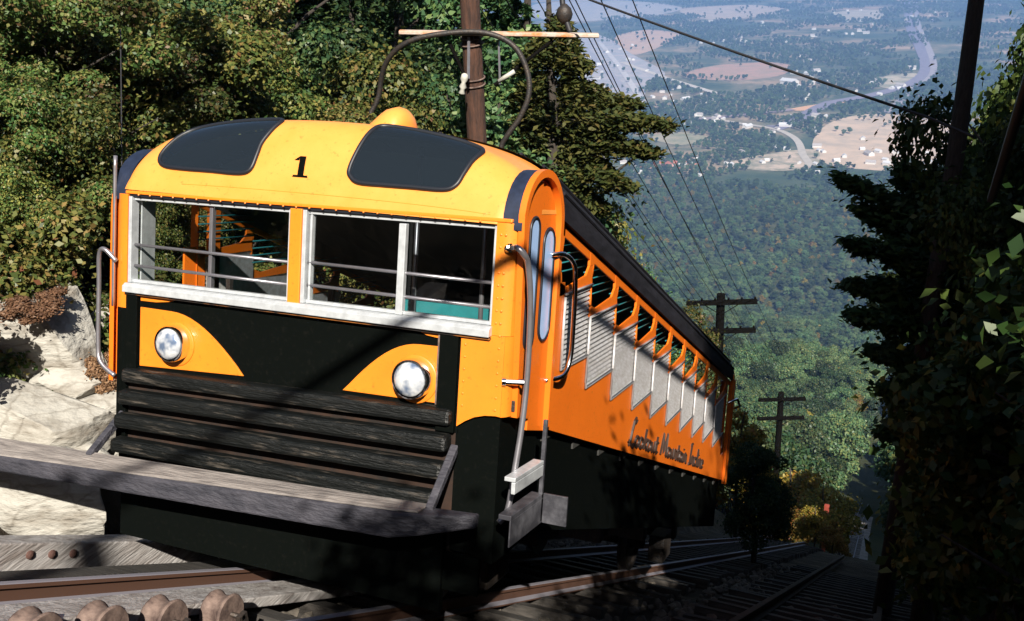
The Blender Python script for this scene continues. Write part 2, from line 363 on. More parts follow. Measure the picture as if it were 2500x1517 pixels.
def trunk_mb(h, r, seed, limbs=5, lean=(0,0), spread=.5):
    rnd = random.Random(seed); mb = MB()
    pts = [(lean[0]*t + .04*h*math.sin(3*t+seed)*t, lean[1]*t + .03*h*math.cos(4*t+seed)*t, -.35 + (h+.35)*t) for t in [i/7 for i in range(8)]]
    mb.tube(pts, [r*(1.15-.85*i/7) for i in range(8)], 8)
    for i in range(limbs):
        t = .4 + .5*i/max(1,limbs); j = int(t*7); p = Vector(pts[j]); a = rnd.random()*6.28; L = h*(.22+.18*rnd.random())*spread/.5
        e = p + Vector((math.cos(a)*L, math.sin(a)*L, L*.6)); m_ = p.lerp(e, .5) + Vector((0,0,L*.05))
        mb.tube([p, m_, e], [r*.38, r*.25, r*.08], 6)
    return mb

PROTO = {}
def tree_proto(key, h, r, cm, limbs=6, spread=.5, lean=(0,0)):
    tm = trunk_mb(h, r, hash(key) % 97 if False else len(PROTO)*7+3, limbs, lean, spread)
    me = bpy.data.meshes.new('trunk'); me.from_pydata(tm.v, [], tm.f); me.materials.append(M['bark'])
    for p in me.polygons: p.use_smooth = True
    PROTO[key] = (me, cm)

def plant(key, name, x, y, scale, label, cat, group=None, rot=None, z=None, sz=None, stem='trunk', crown='crown'):
    e = empty(name, (x, y, ground(x, y) if z is None else z), (0, 0, random.random()*6.28 if rot is None else rot), label=label, cat=cat, group=group)
    e.scale = (scale, scale, sz if sz else scale)
    tm, cm = PROTO[key]
    link(stem, tm, e); link(crown, cm, e)
    return e

# crowns 
tree_proto('bank1', 4.6, .11, crown_mesh('crown', 1, 1.9, 2.0, 3.6, 26, 34000, .052, M['leaf_bank']))
tree_proto('bank2', 4.2, .10, crown_mesh('crown', 2, 1.7, 2.2, 3.3, 30, 32000, .050, M['leaf_bank']))
tree_proto('bank3', 5.2, .12, crown_mesh('crown', 3, 1.6, 2.6, 3.9, 34, 34000, .052, M['leaf_vine'], 'vine'))
tree_proto('ever1', 6.5, .13, frond_mesh('crown', 4, 2.3, 6.2, 150, 300, .058, M['leaf_dark']), 0)
tree_proto('ever2', 5.5, .12, crown_mesh('crown', 5, 1.8, 2.7, 3.4, 40, 34000, .055, M['leaf_dark'], 'round'))
tree_proto('shrub1', .9, .035, crown_mesh('crown', 6, .85, .62, .72, 16, 16000, .032, M['leaf_bank']), 5)
tree_proto('shrub2', .8, .03, crown_mesh('crown', 7, .8, .7, .70, 16, 15000, .032, M['leaf_vine']), 5)
tree_proto('shrub3', .8, .03, crown_mesh('crown', 8, .75, .5, .5, 14, 10000, 0.036, M['leaf_dry']), 5)
tree_proto('shade1', 2.6, .06, crown_mesh('crown', 9, 1.25, 1.5, 1.9, 26, 20000, .056, M['leaf_shade']), 6)
tree_proto('shade2', 5.5, .10, crown_mesh('crown', 10, 1.5, 2.6, 4.0, 34, 24000, .060, M['leaf_shade'], 'vine'), 6)
tree_proto('gold', 3.6, .07, crown_mesh('crown', 11, 1.3, 1.7, 2.4, 22, 11000, 0.07, M['leaf_gold']))
tree_proto('hemlock', 6.0, .11, frond_mesh('crown', 12, 2.0, 5.6, 110, 190, .05, M['leaf_shade']), 0)
tree_proto('wood1', 9, .22, crown_mesh('crown', 21, 4.6, 4.6, 9.0, 24, 8500, .27, M['leaf_wood']), 5)
tree_proto('wood2', 8, .2, crown_mesh('crown', 22, 4.0, 5.2, 8.6, 22, 8200, .26, M['leaf_wood']), 5)
tree_proto('wood3', 8, .2, crown_mesh('crown', 23, 3.6, 4.2, 7.6, 20, 7400, .25, M['leaf_wood']), 5)
tree_proto('wood4', 7, .18, crown_mesh('crown', 24, 3.4, 3.8, 6.6, 18, 7000, .25, M['leaf_gold']), 5)

# ------------------------------------------------------------------ the incline car (car axes: x across, y along its floor downhill, z its own up)
CARZ = 1.46
TILT = math.radians(15)
base = Matrix.Rotation(-TILT, 4, 'X') @ Vector((0, 0, -CARZ))
car = empty('incline_car', base, (-TILT, 0, 0), label='orange and black mountain incline railway car numbered 1 standing on the track', cat='railway car')
def cp(name, mb, m, parent=car, **k):
    """a part of the car, or a sub-part when a parent part is given"""
    return obj(name, mb, m, parent, loc=(0, 0, CARZ) if parent is car else None, **k)
S = .302                      # fall of the car body along its length
DW, DZ, DH, DL, DA, DB, DT, DC = 1.535, 1.11, .564, .36, 2.06, 3.19, -.0153, 1.6
def hx(x): return max(0, 1 - abs(x/DW)**DA)**(1/DB)
def dome(x, th, off=0):
    def P(x, th):
        return Vector((x, DL*(1-math.cos(th)) + .09*max(0, (abs(x)-1.38)/.15)**2, DZ + DH*hx(x)*math.sin(th)**DC + DT*x))
    p = P(x, th)
    if off:
        e = .004; xa = max(-DW+.003, x-e); n = (P(min(DW-.002, x+e), th) - P(xa, th)).cross(P(x, min(1.57, th+e)) - P(x, max(.01, th-e)))
        if n.length > 0:
            n.normalize()
            if n.y > 0 and n.z < .2: n = -n
            if n.z < -.2: n = -n
            p = p + n*off
    return p
xs_d = [-DW + .001 + (2*DW-.002)*(.5-.5*math.cos(math.pi*i/70)) for i in range(71)]
ths = [1.5708*i/22 for i in range(23)]
mb = MB(); mb.grid(lambda x, t: dome(x, t), xs_d, ths)
mb.grid(lambda x, y: (x, y, DZ + DH*hx(x) + DT*x + (.02 if False else 0)), xs_d, [DL, .5, .64, .76])
def spline(pts, n):
    out = []; m = len(pts)
    for i in range(m):
        p0, p1, p2, p3 = [Vector(pts[(i+j-1) % m]) for j in range(4)]
        for k in range(n):
            t = k/n; out.append(.5*((2*p1) + (p2-p0)*t + (2*p0-5*p1+4*p2-p3)*t*t + (3*p1-p0-3*p2+p3)*t**3))
    return out
def inside(x, y, poly):
    c = False; n = len(poly)
    for i in range(n):
        (x0, y0), (x1, y1) = poly[i], poly[i-1]
        if (y0 > y) != (y1 > y) and x < (x1-x0)*(y-y0)/(y1-y0)+x0: c = not c
    return c
EYE_L = [(-1.215,.76),(-1.14,.605),(-.963,.547),(-.727,.522),(-.500,.505),(-.415,.565),(-.398,.758),(-.396,.909),(-.368,1.112),(-.345,1.37),(-.42,1.45),(-.62,1.46),(-.90,1.45),(-1.10,1.36),(-1.195,1.02)]
EYE_R = [(.335,.66),(.358,.57),(.425,.51),(.592,.513),(.784,.53),(1.007,.56),(1.085,.65),(1.112,.834),(1.13,1.028),(1.155,1.36),(1.06,1.47),(.796,1.49),(.53,1.49),(.42,1.43),(.385,1.25),(.357,.95)]
EP = [[(p.x, p.y) for p in spline([(a, b, 0) for a, b in e], 4)] for e in (EYE_L, EYE_R)]
mb = MB()
xs_f = [-DW + .001 + (2*DW-.002)*(.5-.5*math.cos(math.pi*i/260)) for i in range(261)]; ths_f = [1.5708*i/84 for i in range(85)]
g_ = MB(); g_.grid(lambda x, t: dome(x, t), xs_f, ths_f); nx_ = len(xs_f); keep = []
for j in range(len(ths_f)-1):
    for i in range(nx_-1):
        cx_, ct_ = (xs_f[i]+xs_f[i+1])/2, (ths_f[j]+ths_f[j+1])/2
        if not any(inside(cx_, ct_, e) for e in EP): keep.append((j*nx_+i, j*nx_+i+1, (j+1)*nx_+i+1, (j+1)*nx_+i))
mb.add(g_.v, keep)
mb.grid(lambda x, y: (x, y, DZ + DH*hx(x) + DT*x), xs_d, [DL, .5, .64, .76])
roof = cp('cab_roof', mb, M['yellow'], smooth=True, recalc=False)
# lower lip of the roof over the windows, and the lining beneath
lip = MB(); lip.prism([(.0,1.125),(-.002,1.102),(.06,1.102),(.06,1.125)], 0, -1.43, 1.50)
cp('roof_lip', lip, M['orange'], bevel=.006)
gk = MB(); gk.box((-1.40,.012,1.084),(1.405,.07,1.101)); cp('window_shadow_gap', gk, M['rubber'])  # dark strip put in for the shaded gap under the roof lip
cl = MB(); cl.grid(lambda x, y: (x*.98, y, DZ - .05 + (DH-.02)*hx(x)), xs_d, [.36,.5,.9]); cp('cab_ceiling', cl, M['interior'], recalc=False)

def spline(pts, n):
    out = []; m = len(pts)
    for i in range(m):
        p0, p1, p2, p3 = [Vector(pts[(i+j-1) % m]) for j in range(4)]
        for k in range(n):
            t = k/n; out.append(.5*((2*p1) + (p2-p0)*t + (2*p0-5*p1+4*p2-p3)*t*t + (3*p1-p0-3*p2+p3)*t**3))
    return out
EYE_L = [(-1.215,.76),(-1.14,.605),(-.963,.547),(-.727,.522),(-.500,.505),(-.415,.565),(-.398,.758),(-.396,.909),(-.368,1.112),(-.345,1.37),(-.42,1.45),(-.62,1.46),(-.90,1.45),(-1.10,1.36),(-1.195,1.02)]
EYE_R = [(.335,.66),(.358,.57),(.425,.51),(.592,.513),(.784,.53),(1.007,.56),(1.085,.65),(1.112,.834),(1.13,1.028),(1.155,1.36),(1.06,1.47),(.796,1.49),(.53,1.49),(.42,1.43),(.385,1.25),(.357,.95)]
for eye in (EYE_L, EYE_R):
    ol = spline([(a, b, 0) for a, b in eye], 5)
    cx = sum(p.x for p in ol)/len(ol); cy = sum(p.y for p in ol)/len(ol)
    g = MB(); rings = [0.0, .2, .4, .6, .8, 1.0]; n = len(ol); vs = []
    for r in rings[1:]:
        vs += [dome(cx + (p.x-cx)*r, cy + (p.y-cy)*r, .007) for p in ol]
    vs.append(dome(cx, cy, .007)); c0 = len(vs)-1
    fs = [(c0, i, (i+1) % n) for i in range(n)] + [(j*n+i, (j+1)*n+i, (j+1)*n+(i+1) % n, j*n+(i+1) % n) for j in range(4) for i in range(n)]
    g.add(vs, fs)
    win = obj('roof_window', g, M['roof_glass'], roof, smooth=True)
    s_ = MB(); s_.tube([dome(p.x, p.y, .006) for p in ol], .016, 8, closed=True); obj('rubber_seal', s_, M['rubber'], win, smooth=True)
# number 1 on the roof front: serif figure
num = MB()
def patch(x0a, x1a, t0, x0b, x1b, t1):
    num.grid(lambda u, v: dome((x0a+(x1a-x0a)*u)*(1-v) + (x0b+(x1b-x0b)*u)*v, t0+(t1-t0)*v, .006), [0,.5,1], [0,.25,.5,.75,1])
patch(-.078, .042, .510, -.070, .036, .533); patch(-.040, .006, .534, -.056, -.010, .765); patch(-.092, -.0565, .715, -.0565, -.0555, .764)
obj('number', num, M['black'], roof)
sm = MB(); sm.tube([dome(x, .30, -.0006) for x in [-.95 + .05*i for i in range(47)]], .0022, 5); obj('seam', sm, M['orange'], roof, smooth=True)
vo_ = [(.13,1.64),(.20,1.70),(.26,1.755),(.31,1.79),(.37,1.805),(.425,1.79),(.460,1.75),(.475,1.70),(.478,1.64)]
v = MB(); v.grid(lambda u, w_: (.36 + (vo_[u][0]-.36)*(.35+.65*math.sqrt(max(0,1-w_*w_))), .60 + .17*w_, 1.63 + (vo_[u][1]-1.63)*math.sqrt(max(0,1-w_*w_))), range(9), [-1,-.96,-.85,-.65,-.4,0,.4,.65,.85,.96,1])
cp('roof_ventilator', v, M['yellow'], smooth=True)

# face of the cab: pillars and panels round the windows
fp = MB()
fp.box((-.052, -.004, .47), (.040, .05, 1.09)); cp('centre_pillar', fp, M['orange'], bevel=.006)
def corner(sgn, z0, z1, x_in, arch=False):
    m_ = MB(); sec = [(x_in,0),(1.45,0),(1.49,.010),(1.52,.035),(1.532,.07),(1.535,.105),(1.50,.105),(1.47,.05),(x_in,.045)]
    m_.prism([(sgn*x, y) for x, y in sec], 2, z0, z1); return m_
cp('corner_pillar', corner(1, .43, 1.10, 1.405), M['orange'], smooth=True, auto=30)
cp('corner_pillar', corner(-1, .30, 1.10, 1.405), M['orange'], smooth=True, auto=30)
# right lower corner panel, its foot cut in a curve
m_ = MB(); pts = [(1.215,-.155),(1.27,-.115),(1.33,-.082),(1.40,-.062),(1.47,-.055),(1.50,-.058)]
m_.prism(pts + [(1.50,.428),(1.215,.428)], 1, 0, .05)
m_.prism([(1.50,.005),(1.522,.03),(1.534,.065),(1.535,.105),(1.50,.105)], 2, -.06, .428)
cp('corner_panel', m_, M['orange'], smooth=True, auto=25)
rv = MB()
for z in [-.02+.075*i for i in range(15)]:
    for x in ((1.435,1.465) if z > .43 else (1.245,1.465)): rv.lathe([(.008,.0),(.007,-.004),(.003,-.006)], (x, 0, z), (0,1,0), 8)
for x in [-1.3+.1*i for i in range(27)]: rv.lathe([(.007,.0),(.006,-.004),(.003,-.006)], (x, -.011, 1.10), (0,1,0), 8)
tag(cp('rivets', rv, M['orange'], recalc=False), kind='stuff')
lp = MB(); lp.prism([(-1.405,0),(-1.45,0),(-1.49,.01),(-1.52,.035),(-1.535,.105),(-1.405,.105)], 2, -.75, .298); cp('lower_pillar', lp, M['black'], bevel=.004)
# black front sheet with the two orange quarter panels standing proud
fs_ = MB(); fs_.box((-1.40,.02,-.20),(1.215,.06,.47)); front = cp('front_sheet', fs_, M['black'])
def arc_poly(sgn, x0, x1):
    o = [(x0,-.098)]; a = []
    for i in range(13):
        t = i/12; a.append((x1 + (.0) , 0))
    return o
def quarter(sgn, tilt):
    # outer upright edge at |x|=1.285, tip at |x|=.39
    tip, cor, out = .39, 1.02, (1.285 if sgn < 0 else 1.06)
    if sgn > 0: cor = .93
    q = [(tip,-.058 if sgn < 0 else -.046)]
    for i in range(1, 12):
        t = i/11; xx = tip + (cor-tip)*t; q.append((xx, -.055 + (.37)*math.sin(t*math.pi/2)**.95))
    q += [(out, .318 if sgn < 0 else .318), (out, -.10 if sgn < 0 else -.035)]
    m_ = MB(); m_.prism([(sgn*a, b) for a, b in q], 1, .008, .03); return m_
for s in (-1, 1):
    q = obj('headlight_panel', quarter(s, 0), M['orange'], front, bevel=.003)
    t_ = MB(); o_ = 1.285 if s < 0 else 1.06
    t_.prism([(s*o_, .405),(s*o_, .362),(s*(o_-.14), .364),(s*(o_-.25), .378),(s*(o_-.33), .405)] if s < 0 else [(o_,.405),(o_,.368),(o_-.09,.378),(o_-.15,.405)], 1, .008, .03)
    obj('upper_panel', t_, M['orange'], front, bevel=.003)  # black strip left bare below it stands for the sill's shadow
for s, xc, zc in ((-1, -.955, .102), (1, .915, .105)):
    h = MB(); h.lathe([(.150,.03),(.157,.016),(.152,-.004),(.142,-.010)], (xc, .005, zc-.008), (0,1,0), 32)
    hl = cp('headlight', h, M['orange'] , smooth=True, auto=40)
    b_ = MB(); b_.lathe([(.124,.06),(.126,.0),(.127,-.060),(.122,-.078),(.114,-.080),(.111,-.066)], (xc, -.0, zc), (0,1,0), 32); obj('rim', b_, M['chrome'], hl, smooth=True, auto=40)
    l_ = MB(); l_.lathe([(.112,-.068),(.102,-.086),(.076,-.103),(.04,-.113),(.002,-.116)], (xc, 0, zc), (0,1,0), 28); 
    lens = obj('lens', l_, M['chrome'], hl, smooth=True)
# mottled blue and white lens
ml = bpy.data.materials.new('headlight_lens'); ml.use_nodes = True; t = ml.node_tree; p = t.nodes['Principled BSDF']
p.inputs['Base Color'].default_value = (.70,.74,.80,1); p.inputs['Metallic'].default_value = .35; p.inputs['Roughness'].default_value = .16
tc = t.nodes.new('ShaderNodeTexCoord'); wv = t.nodes.new('ShaderNodeTexNoise'); wv.inputs['Scale'].default_value = 11; wv.inputs['Detail'].default_value = 2; cr = t.nodes.new('ShaderNodeValToRGB'); cr.color_ramp.elements[0].position = .38; cr.color_ramp.elements[0].color = (.16,.22,.34,1); cr.color_ramp.elements[1].position = .56; cr.color_ramp.elements[1].color = (.80,.83,.86,1); t.links.new(wv.outputs[0], cr.inputs[0]); t.links.new(cr.outputs[0], p.inputs['Base Color'])
bp = t.nodes.new('ShaderNodeBump'); bp.inputs['Strength'].default_value = .5; bp.inputs['Distance'].default_value = .02
t.links.new(tc.outputs['Object'], wv.inputs['Vector']); t.links.new(wv.outputs[0], bp.inputs['Height']); t.links.new(bp.outputs[0], p.inputs['Normal'])
for o in list(bpy.data.objects):
    if o.name.startswith('lens'): o.data.materials[0] = ml
# dark posts beside the front sheet
for a, b in ((-1.40,-1.30),(1.075,1.20)):
    m_ = MB(); m_.box((a,-.012,-.20),(b,.018,.445)); cp('front_post', m_, M['black'], bevel=.004)
rr = MB(); rr.box((1.062,-.006,-.04),(1.073,.016,.40)); cp('panel_edge', rr, M['rust'])
# two front windows: frame, mullion, panes, guard bars
sill = MB(); sill.prism([(-.045,.418),(.06,.43),(.06,.482),(-.02,.482),(-.045,.462)], 0, -1.405, 1.412); cp('window_sill', sill, M['alu'], bevel=.004)
ledge = MB(); ledge.prism([(-.022,.400),(.03,.400),(.03,.416),(-.022,.414)], 0, -1.40, 1.41); cp('front_ledge', ledge, M['ledge'], bevel=.004)
for x0, x1, mx in ((-1.402,-.055,-.722),(.043,1.402,.770)):
    f = MB()
    f.box((x0,.004,.484),(x0+.028,.075,1.085)); f.box((x1-.02,.02,.484),(x1,.075,1.085)); f.box((x0+.028,.03,1.060),(x1-.02,.075,1.083)); f.box((x0+.028,.03,.484),(x1-.02,.075,.505))
    if x0 > 0: f.box((x0+.040,.030,.505),(x0+.056,.07,1.058))
    fw = cp('front_window', f, M['alu'], bevel=.003)
    m_ = MB(); wd_ = .024 if x0 > 0 else .013; yy = .008 if x0 > 0 else .045
    m_.box((mx-wd_, yy,.484),(mx+wd_, yy+.04,1.048)); obj('mullion', m_, M['alu'] if x0 > 0 else M['steel'], fw, bevel=.003)
    for a, b in ((x0+.045, mx-wd_),(mx+wd_, x1-.02)):
        g = MB(); g.add([(a,.055,.505),(b,.055,.505),(b,.055,1.06),(a,.055,1.06)], [(0,1,2,3)]); obj('pane', g, M['glass'], fw)
    for z in (.745, .598):
        t_ = MB(); t_.tube([(x0+.03,.040,z+.004),(x1-.01,.040,z-.008)], .011, 8); obj('guard_bar', t_, M['steel'], fw, smooth=True)

# side entrances: arched hood, two narrow leaves with round-ended windows
def arch_pts(y0, y1, ztop, zbot, n=16):
    r = (y1-y0)/2; yc = (y0+y1)/2; zs = ztop - r
    return [(y0, zbot)] + [(yc - r*math.cos(math.pi*i/n), zs + r*math.sin(math.pi*i/n)) for i in range(n+1)] + [(y1, zbot)]
def slot(y0, y1, z0, z1, n=8):
    r = (y1-y0)/2; yc = (y0+y1)/2
    return [(yc - r*math.cos(math.pi*i/n), z1-r + r*math.sin(math.pi*i/n)) for i in range(n+1)] + [(yc + r*math.cos(math.pi*i/n), z0+r - r*math.sin(math.pi*i/n)) for i in range(n+1)]
for sg in (1, -1):
    X = lambda a: sg*a
    hood = MB(); oi = arch_pts(.02,.70,1.425,1.06); ii = arch_pts(.055,.665,1.39,1.06)
    n = len(oi)
    for k, (pts, a, b) in enumerate(((oi, 1.43, 1.555),)):
        vs = [(X(a),)+p for p in oi] + [(X(b),)+p for p in oi] + [(X(a),)+p for p in ii] + [(X(b),)+p for p in ii]
        fs = [(i,i+1,n+i+1,n+i) for i in range(n-1)] + [(2*n+i,3*n+i,3*n+i+1,2*n+i+1) for i in range(n-1)]
        hood.add(vs, fs)
    hd = cp('door_hood', hood, M['navy'], smooth=True, auto=40)
    rim = MB(); o2 = arch_pts(.012,.708 if sg > 0 else .885,1.433,-.24); i2 = arch_pts(.060,.655 if sg > 0 else .835,1.385,-.24); n = len(o2)
    if sg > 0: o2[0] = (.095,-.07); i2[0] = (.115,-.075); o2[1] = (.03,1.0); i2[1] = (.075,1.0)
    vs = [(X(1.57),)+p for p in o2] + [(X(1.57),)+p for p in i2] + [(X(1.53),)+p for p in o2] + [(X(1.50),)+p for p in i2]
    rim.add(vs, [(i,i+1,n+i+1,n+i) for i in range(n-1)] + [(i,2*n+i,2*n+i+1,i+1) for i in range(n-1)] + [(n+i,n+i+1,3*n+i+1,3*n+i) for i in range(n-1)])
    obj('arch_rim', rim, M['orange_side'], hd, smooth=True, auto=40)
    if sg > 0:
        for (y0, y1, win, xa, zb) in ((.112,.355,(.178,.315,.335,1.135),1.546,-.07),(.375,.66,(.452,.632,.352,1.065),1.532,-.21)):
            leaf = MB()
            def ztop(y): return 1.385 - (.32 - math.sqrt(max(0, .3**2 - min(.3, abs(y-.36))**2)))*1.0
            ol = [(y0, zb)] + [(y0 + (y1-y0)*i/8, ztop(y0 + (y1-y0)*i/8)) for i in range(9)] + [(y1, zb-.06)]
            leaf.prism(ol, 0, xa-.03, xa); lf = cp('door_leaf', leaf, M['orange_side'], bevel=.004)
            wn = MB(); wn.prism(slot(*win), 0, xa+.001, xa+.004); obj('door_window', wn, M['door_glass'], lf)
            rb = MB(); sp = slot(win[0]-.004, win[1]+.004, win[2]-.004, win[3]+.004); rb.tube([(xa+.004,)+p for p in sp], .011, 6, closed=True); obj('rubber_seal', rb, M['rubber'], lf, smooth=True)
        for z in (.27, .0):
            hg = MB(); hg.box((1.50,.085,z-.035),(1.555,.108,z+.035)); cp('door_hinge', hg, M['iron'], bevel=.004)
    else:
        m_ = MB(); m_.box((-1.53,.10,-.75),(-1.49,.15,1.05)); cp('door_post', m_, M['orange_side'], bevel=.004)
        m_ = MB(); m_.prism([(-1.36,.09),(-1.372,.09),(-1.39,.24),(-1.378,.24)], 2, -.5, 1.05); cp('open_door_leaf', m_, M['alu'])
    dp = MB(); ya_, yb_ = (.66,.745) if sg > 0 else (.985,1.095); dp.box((min(X(1.49),X(1.545)),ya_,-.27),(max(X(1.49),X(1.545)),yb_,1.10 - (.11 if sg < 0 else 0))); cp('door_post', dp, M['orange_side'], bevel=.006)

# long sides: saw-toothed orange sheet, louvre panels, window band
DY, DZs = .681, .2057
NW = 10
YEND = .842 + DY*NW + .42
for sg in (1, -1):
    xo, xi = sg*1.524, sg*1.508
    lo, hi = min(xo, xi), max(xo, xi)
    # sheet under the saw-tooth, one polygon per tooth so that the outline stays exact
    sh = MB(); n = 0
    ytop = []
    for k in range(NW):
        y0 = .842 + DY*k; za = .081 - DZs*k
        ya = .70 if k == 0 else y0
        z_at = lambda y: za + (y-y0)*.062
        sh.prism([(ya, -.05 - S*ya), (y0+DY, -.05 - S*(y0+DY)), (y0+DY, z_at(y0+DY)), (ya if k else .938, z_at(ya if k else .938))] + ([(.938,.70),(.70,.70)] if k == 0 else []), 0, lo, hi)
    ye = .842 + DY*NW
    sh.prism([(ye, -.05-S*ye), (YEND, -.05-S*YEND), (YEND, 1.33-S*YEND), (ye+.30, 1.33-S*(ye+.30)), (ye+.30, .0-DZs*NW), (ye, .0-DZs*NW)], 0, lo, hi)
    side = cp('side_sheet', sh, M['orange_side'])
    xt = sg*1.532
    for k in range(NW):
        y0 = .842 + DY*k; dz = -DZs*k; ya = max(y0, .938)
        lv = MB()
        nb = 15
        for i in range(nb):
            z0 = .081 + dz + (.608-.081)*i/nb; h = (.608-.081)/nb
            y1 = y0+DY-.012
            za_, zb_ = z0 + (ya-y0)*.062, z0 + DY*.062
            a_, b_ = sg*1.500, sg*1.522
            lv.add([(b_,ya,za_),(b_,y1,zb_),(a_,y1,zb_+h*.95),(a_,ya,za_+h*.95),(a_-sg*.004,ya,za_),(a_-sg*.004,y1,zb_)], [(0,1,2,3),(0,4,5,1)])
        lv.box((min(sg*1.490,sg*1.494), ya, .06+dz), (max(sg*1.490,sg*1.494), y0+DY, .62+dz))
        cp('louvre_panel', lv, M['grille'], recalc=False)
        # pale beading on the saw-tooth
        bd = MB(); bd.tube([(xt, ya, .612+dz+(ya-y0)*.062), (xt, ya, .085+dz+(ya-y0)*.062), (xt, y0+DY-.006, .127+dz), (xt, y0+DY-.006, .127-DZs+dz)] if k else [(xt,.938,.60),(xt,.938,.10),(xt, y0+DY-.006, .127), (xt,y0+DY-.006,-.08)], .011, 6)
        bd.tube([(xt, ya, .612+dz+(ya-y0)*.062), (xt, y0+DY, .652+dz)], .010, 6)
        obj('beading', bd, M['grille'], side, smooth=True)
    # window band: posts, chevrons, rail
    rl = MB(); rl.prism([(.72, 1.335-S*.72), (YEND, 1.335-S*YEND), (YEND, 1.268-S*YEND), (.72, 1.268-S*.72)], 0, lo, hi); cp('roof_rail', rl, M['orange_side'], bevel=.004)
    WL = [(.865,1.0),(.832,.842),(.872,.695)]
    for k in range(NW):
        o = (DY*k, -DZs*k)
        T = lambda p: (p[0]+o[0], p[1]+o[1])
        ch = MB()
        y0 = .842
        cpoly = [(.872,.695),(.98,.665),(1.375,.722),(1.447,.79),(1.523,.79),(1.523,.652),(.845,.612)]
        ch.prism([T(p) for p in cpoly], 0, lo, hi)
        po = [(1.447,.79),(1.438,.85),(1.425,.905)] + [(1.523+.023,.905-.04+.0),(1.546,.795+.03),(1.523,.79)]
        # post between this opening and the next
        q = [(1.447,.79),(1.440,.8335),(1.523+.0235,.801),(1.5135,.637),(1.523,.655)]
        q = [(1.447,.79),(1.440,.838),(1.546,.804),(1.513,.636),(1.523,.655),(1.523,.79)] if False else [(1.447,.791),(1.440,.838),(1.546,.806),(1.515,.64),(1.5225,.61),(1.5225,.79)]
        po = MB(); po.prism([T((1.447,.791)), T((1.438,.90)), T((1.548,.868)), T((1.546,.80)), T((1.5145,.645)), T((1.545,.495)), T((1.524,.495)), T((1.524,.791))], 0, lo-.002, hi+.002)
        cp('chevron_panel', ch, M['orange_side'])
        cp('window_post', po, M['orange_side'])
    if sg > 0:
        fpo = MB(); fpo.prism([(.735,.60),(.735,1.115),(.868,1.075),(.865,1.0),(.832,.842),(.872,.697),(.845,.613)], 0, lo, hi); cp('window_post', fpo, M['orange_side'])
    # guard bars across the openings
    for k in range(NW):
        bz = MB()
        for i in range(4):
            z = .77 + .06*i - DZs*k; bz.tube([(sg*1.47, .80+DY*k, z-.01), (sg*1.47, 1.49+DY*k, z+.03-.02)], .006, 5)
        cp('guard_rail', bz, M['teal'], smooth=True)
# lettering along the right side, single-stroke script
def circ(cx, cy, rx, ry, a0=0, a1=360, n=10): return [(cx + rx*math.cos(math.radians(a0+(a1-a0)*i/n)), cy + ry*math.sin(math.radians(a0+(a1-a0)*i/n))) for i in range(n+1)]
GL = {
 'L': ([[(.42,.86),(.50,1.0),(.40,1.05),(.28,.9),(.20,.5),(.16,.15),(.05,.0),(-.05,.08),(.05,.14),(.25,.02),(.45,-.06),(.55,.06)]], .62),
 'o': ([circ(.2,.2,.17,.2,60,430,12)], .44), 'k': ([[(.08,0),(.16,.8)],[(.40,.42),(.12,.2),(.42,0)]], .46),
 'u': ([[(.05,.4),(.05,.12),(.14,.0),(.28,.06),(.36,.4),(.36,.05),(.44,.0)]], .48), 't': ([[(.14,.68),(.12,.1),(.22,0),(.32,.06)],[(0,.42),(.3,.44)]], .36),
 'M': ([[(.02,0),(.14,.9),(.36,.15),(.62,.95),(.70,.05),(.78,0)]], .86), 'n': ([[(.04,.4),(.06,0)],[(.06,.25),(.18,.42),(.32,.36),(.34,.0),(.42,0)]], .46),
 'a': ([circ(.2,.2,.17,.2,40,400,12),[(.37,.4),(.37,.04),(.46,0)]], .5), 'i': ([[(.08,.4),(.08,.04),(.16,0)],[(.08,.56),(.09,.6)]], .22),
 'I': ([[(.1,.92),(.34,1.0)],[(.22,.95),(.18,.05)],[(.02,.0),(.34,.04)]], .42), 'c': ([circ(.2,.2,.17,.2,45,320,9)], .38),
 'l': ([[(.06,0),(.14,.85),(.22,.7),(.08,.05),(.18,0)]], .24), 'e': ([[(.06,.2),(.34,.24)] + circ(.2,.2,.15,.2,20,320,10)], .40), ' ': ([], .34)}
cur = 0; HS = .245
for word in ('Lookout ', 'Mountain ', 'Incline'):
    tx = MB()
    for chh in word:
        st_, adv = GL[chh]
        for ln in st_:
            tx.tube([(1.527, 2.87 + (cur + a + .22*b)*HS*1.42, -.05 - S*(2.87 + (cur + a + .22*b)*HS*1.42) + .075 + b*HS) for (a, b) in ln], .017, 5)
        cur += adv
    cp('painted_word', tx, M['lettering'])

# passenger roof with its ribs, falling with the slope
mb = MB()
mb.grid(lambda x, y: (x*1.012, y, 1.335 - S*y + .56*hx(x)), xs_d, [.74, 1.5, 3, 4.5, 6, 7.2, YEND+.02])
pr = cp('passenger_roof', mb, M['tar'], smooth=True, recalc=False)
rb = MB()
for x in (-1.50,-1.42,-1.2,-.6,0,.6,1.2,1.36,1.46,1.515):
    rb.tube([(x*1.012, .76, 1.343 - S*.76 + .56*hx(x)), (x*1.012, YEND, 1.343 - S*YEND + .56*hx(x))], .014, 6)
obj('roof_rib', rb, M['tar'], pr)
gt = MB(); gt.prism([(.745,1.345-S*.745),(YEND+.02,1.345-S*(YEND+.02)),(YEND+.02,1.42-S*(YEND+.02)),(.745,1.42-S*.745)], 0, 1.53, 1.556); cp('gutter', gt, M['tar'])
pcl = MB(); pcl.grid(lambda x, y: (x*.97, y, 1.25 - S*y + .5*hx(x)), xs_d[::5], [.8, 4, YEND-.02]); cp('passenger_ceiling', pcl, M['interior'], recalc=False)
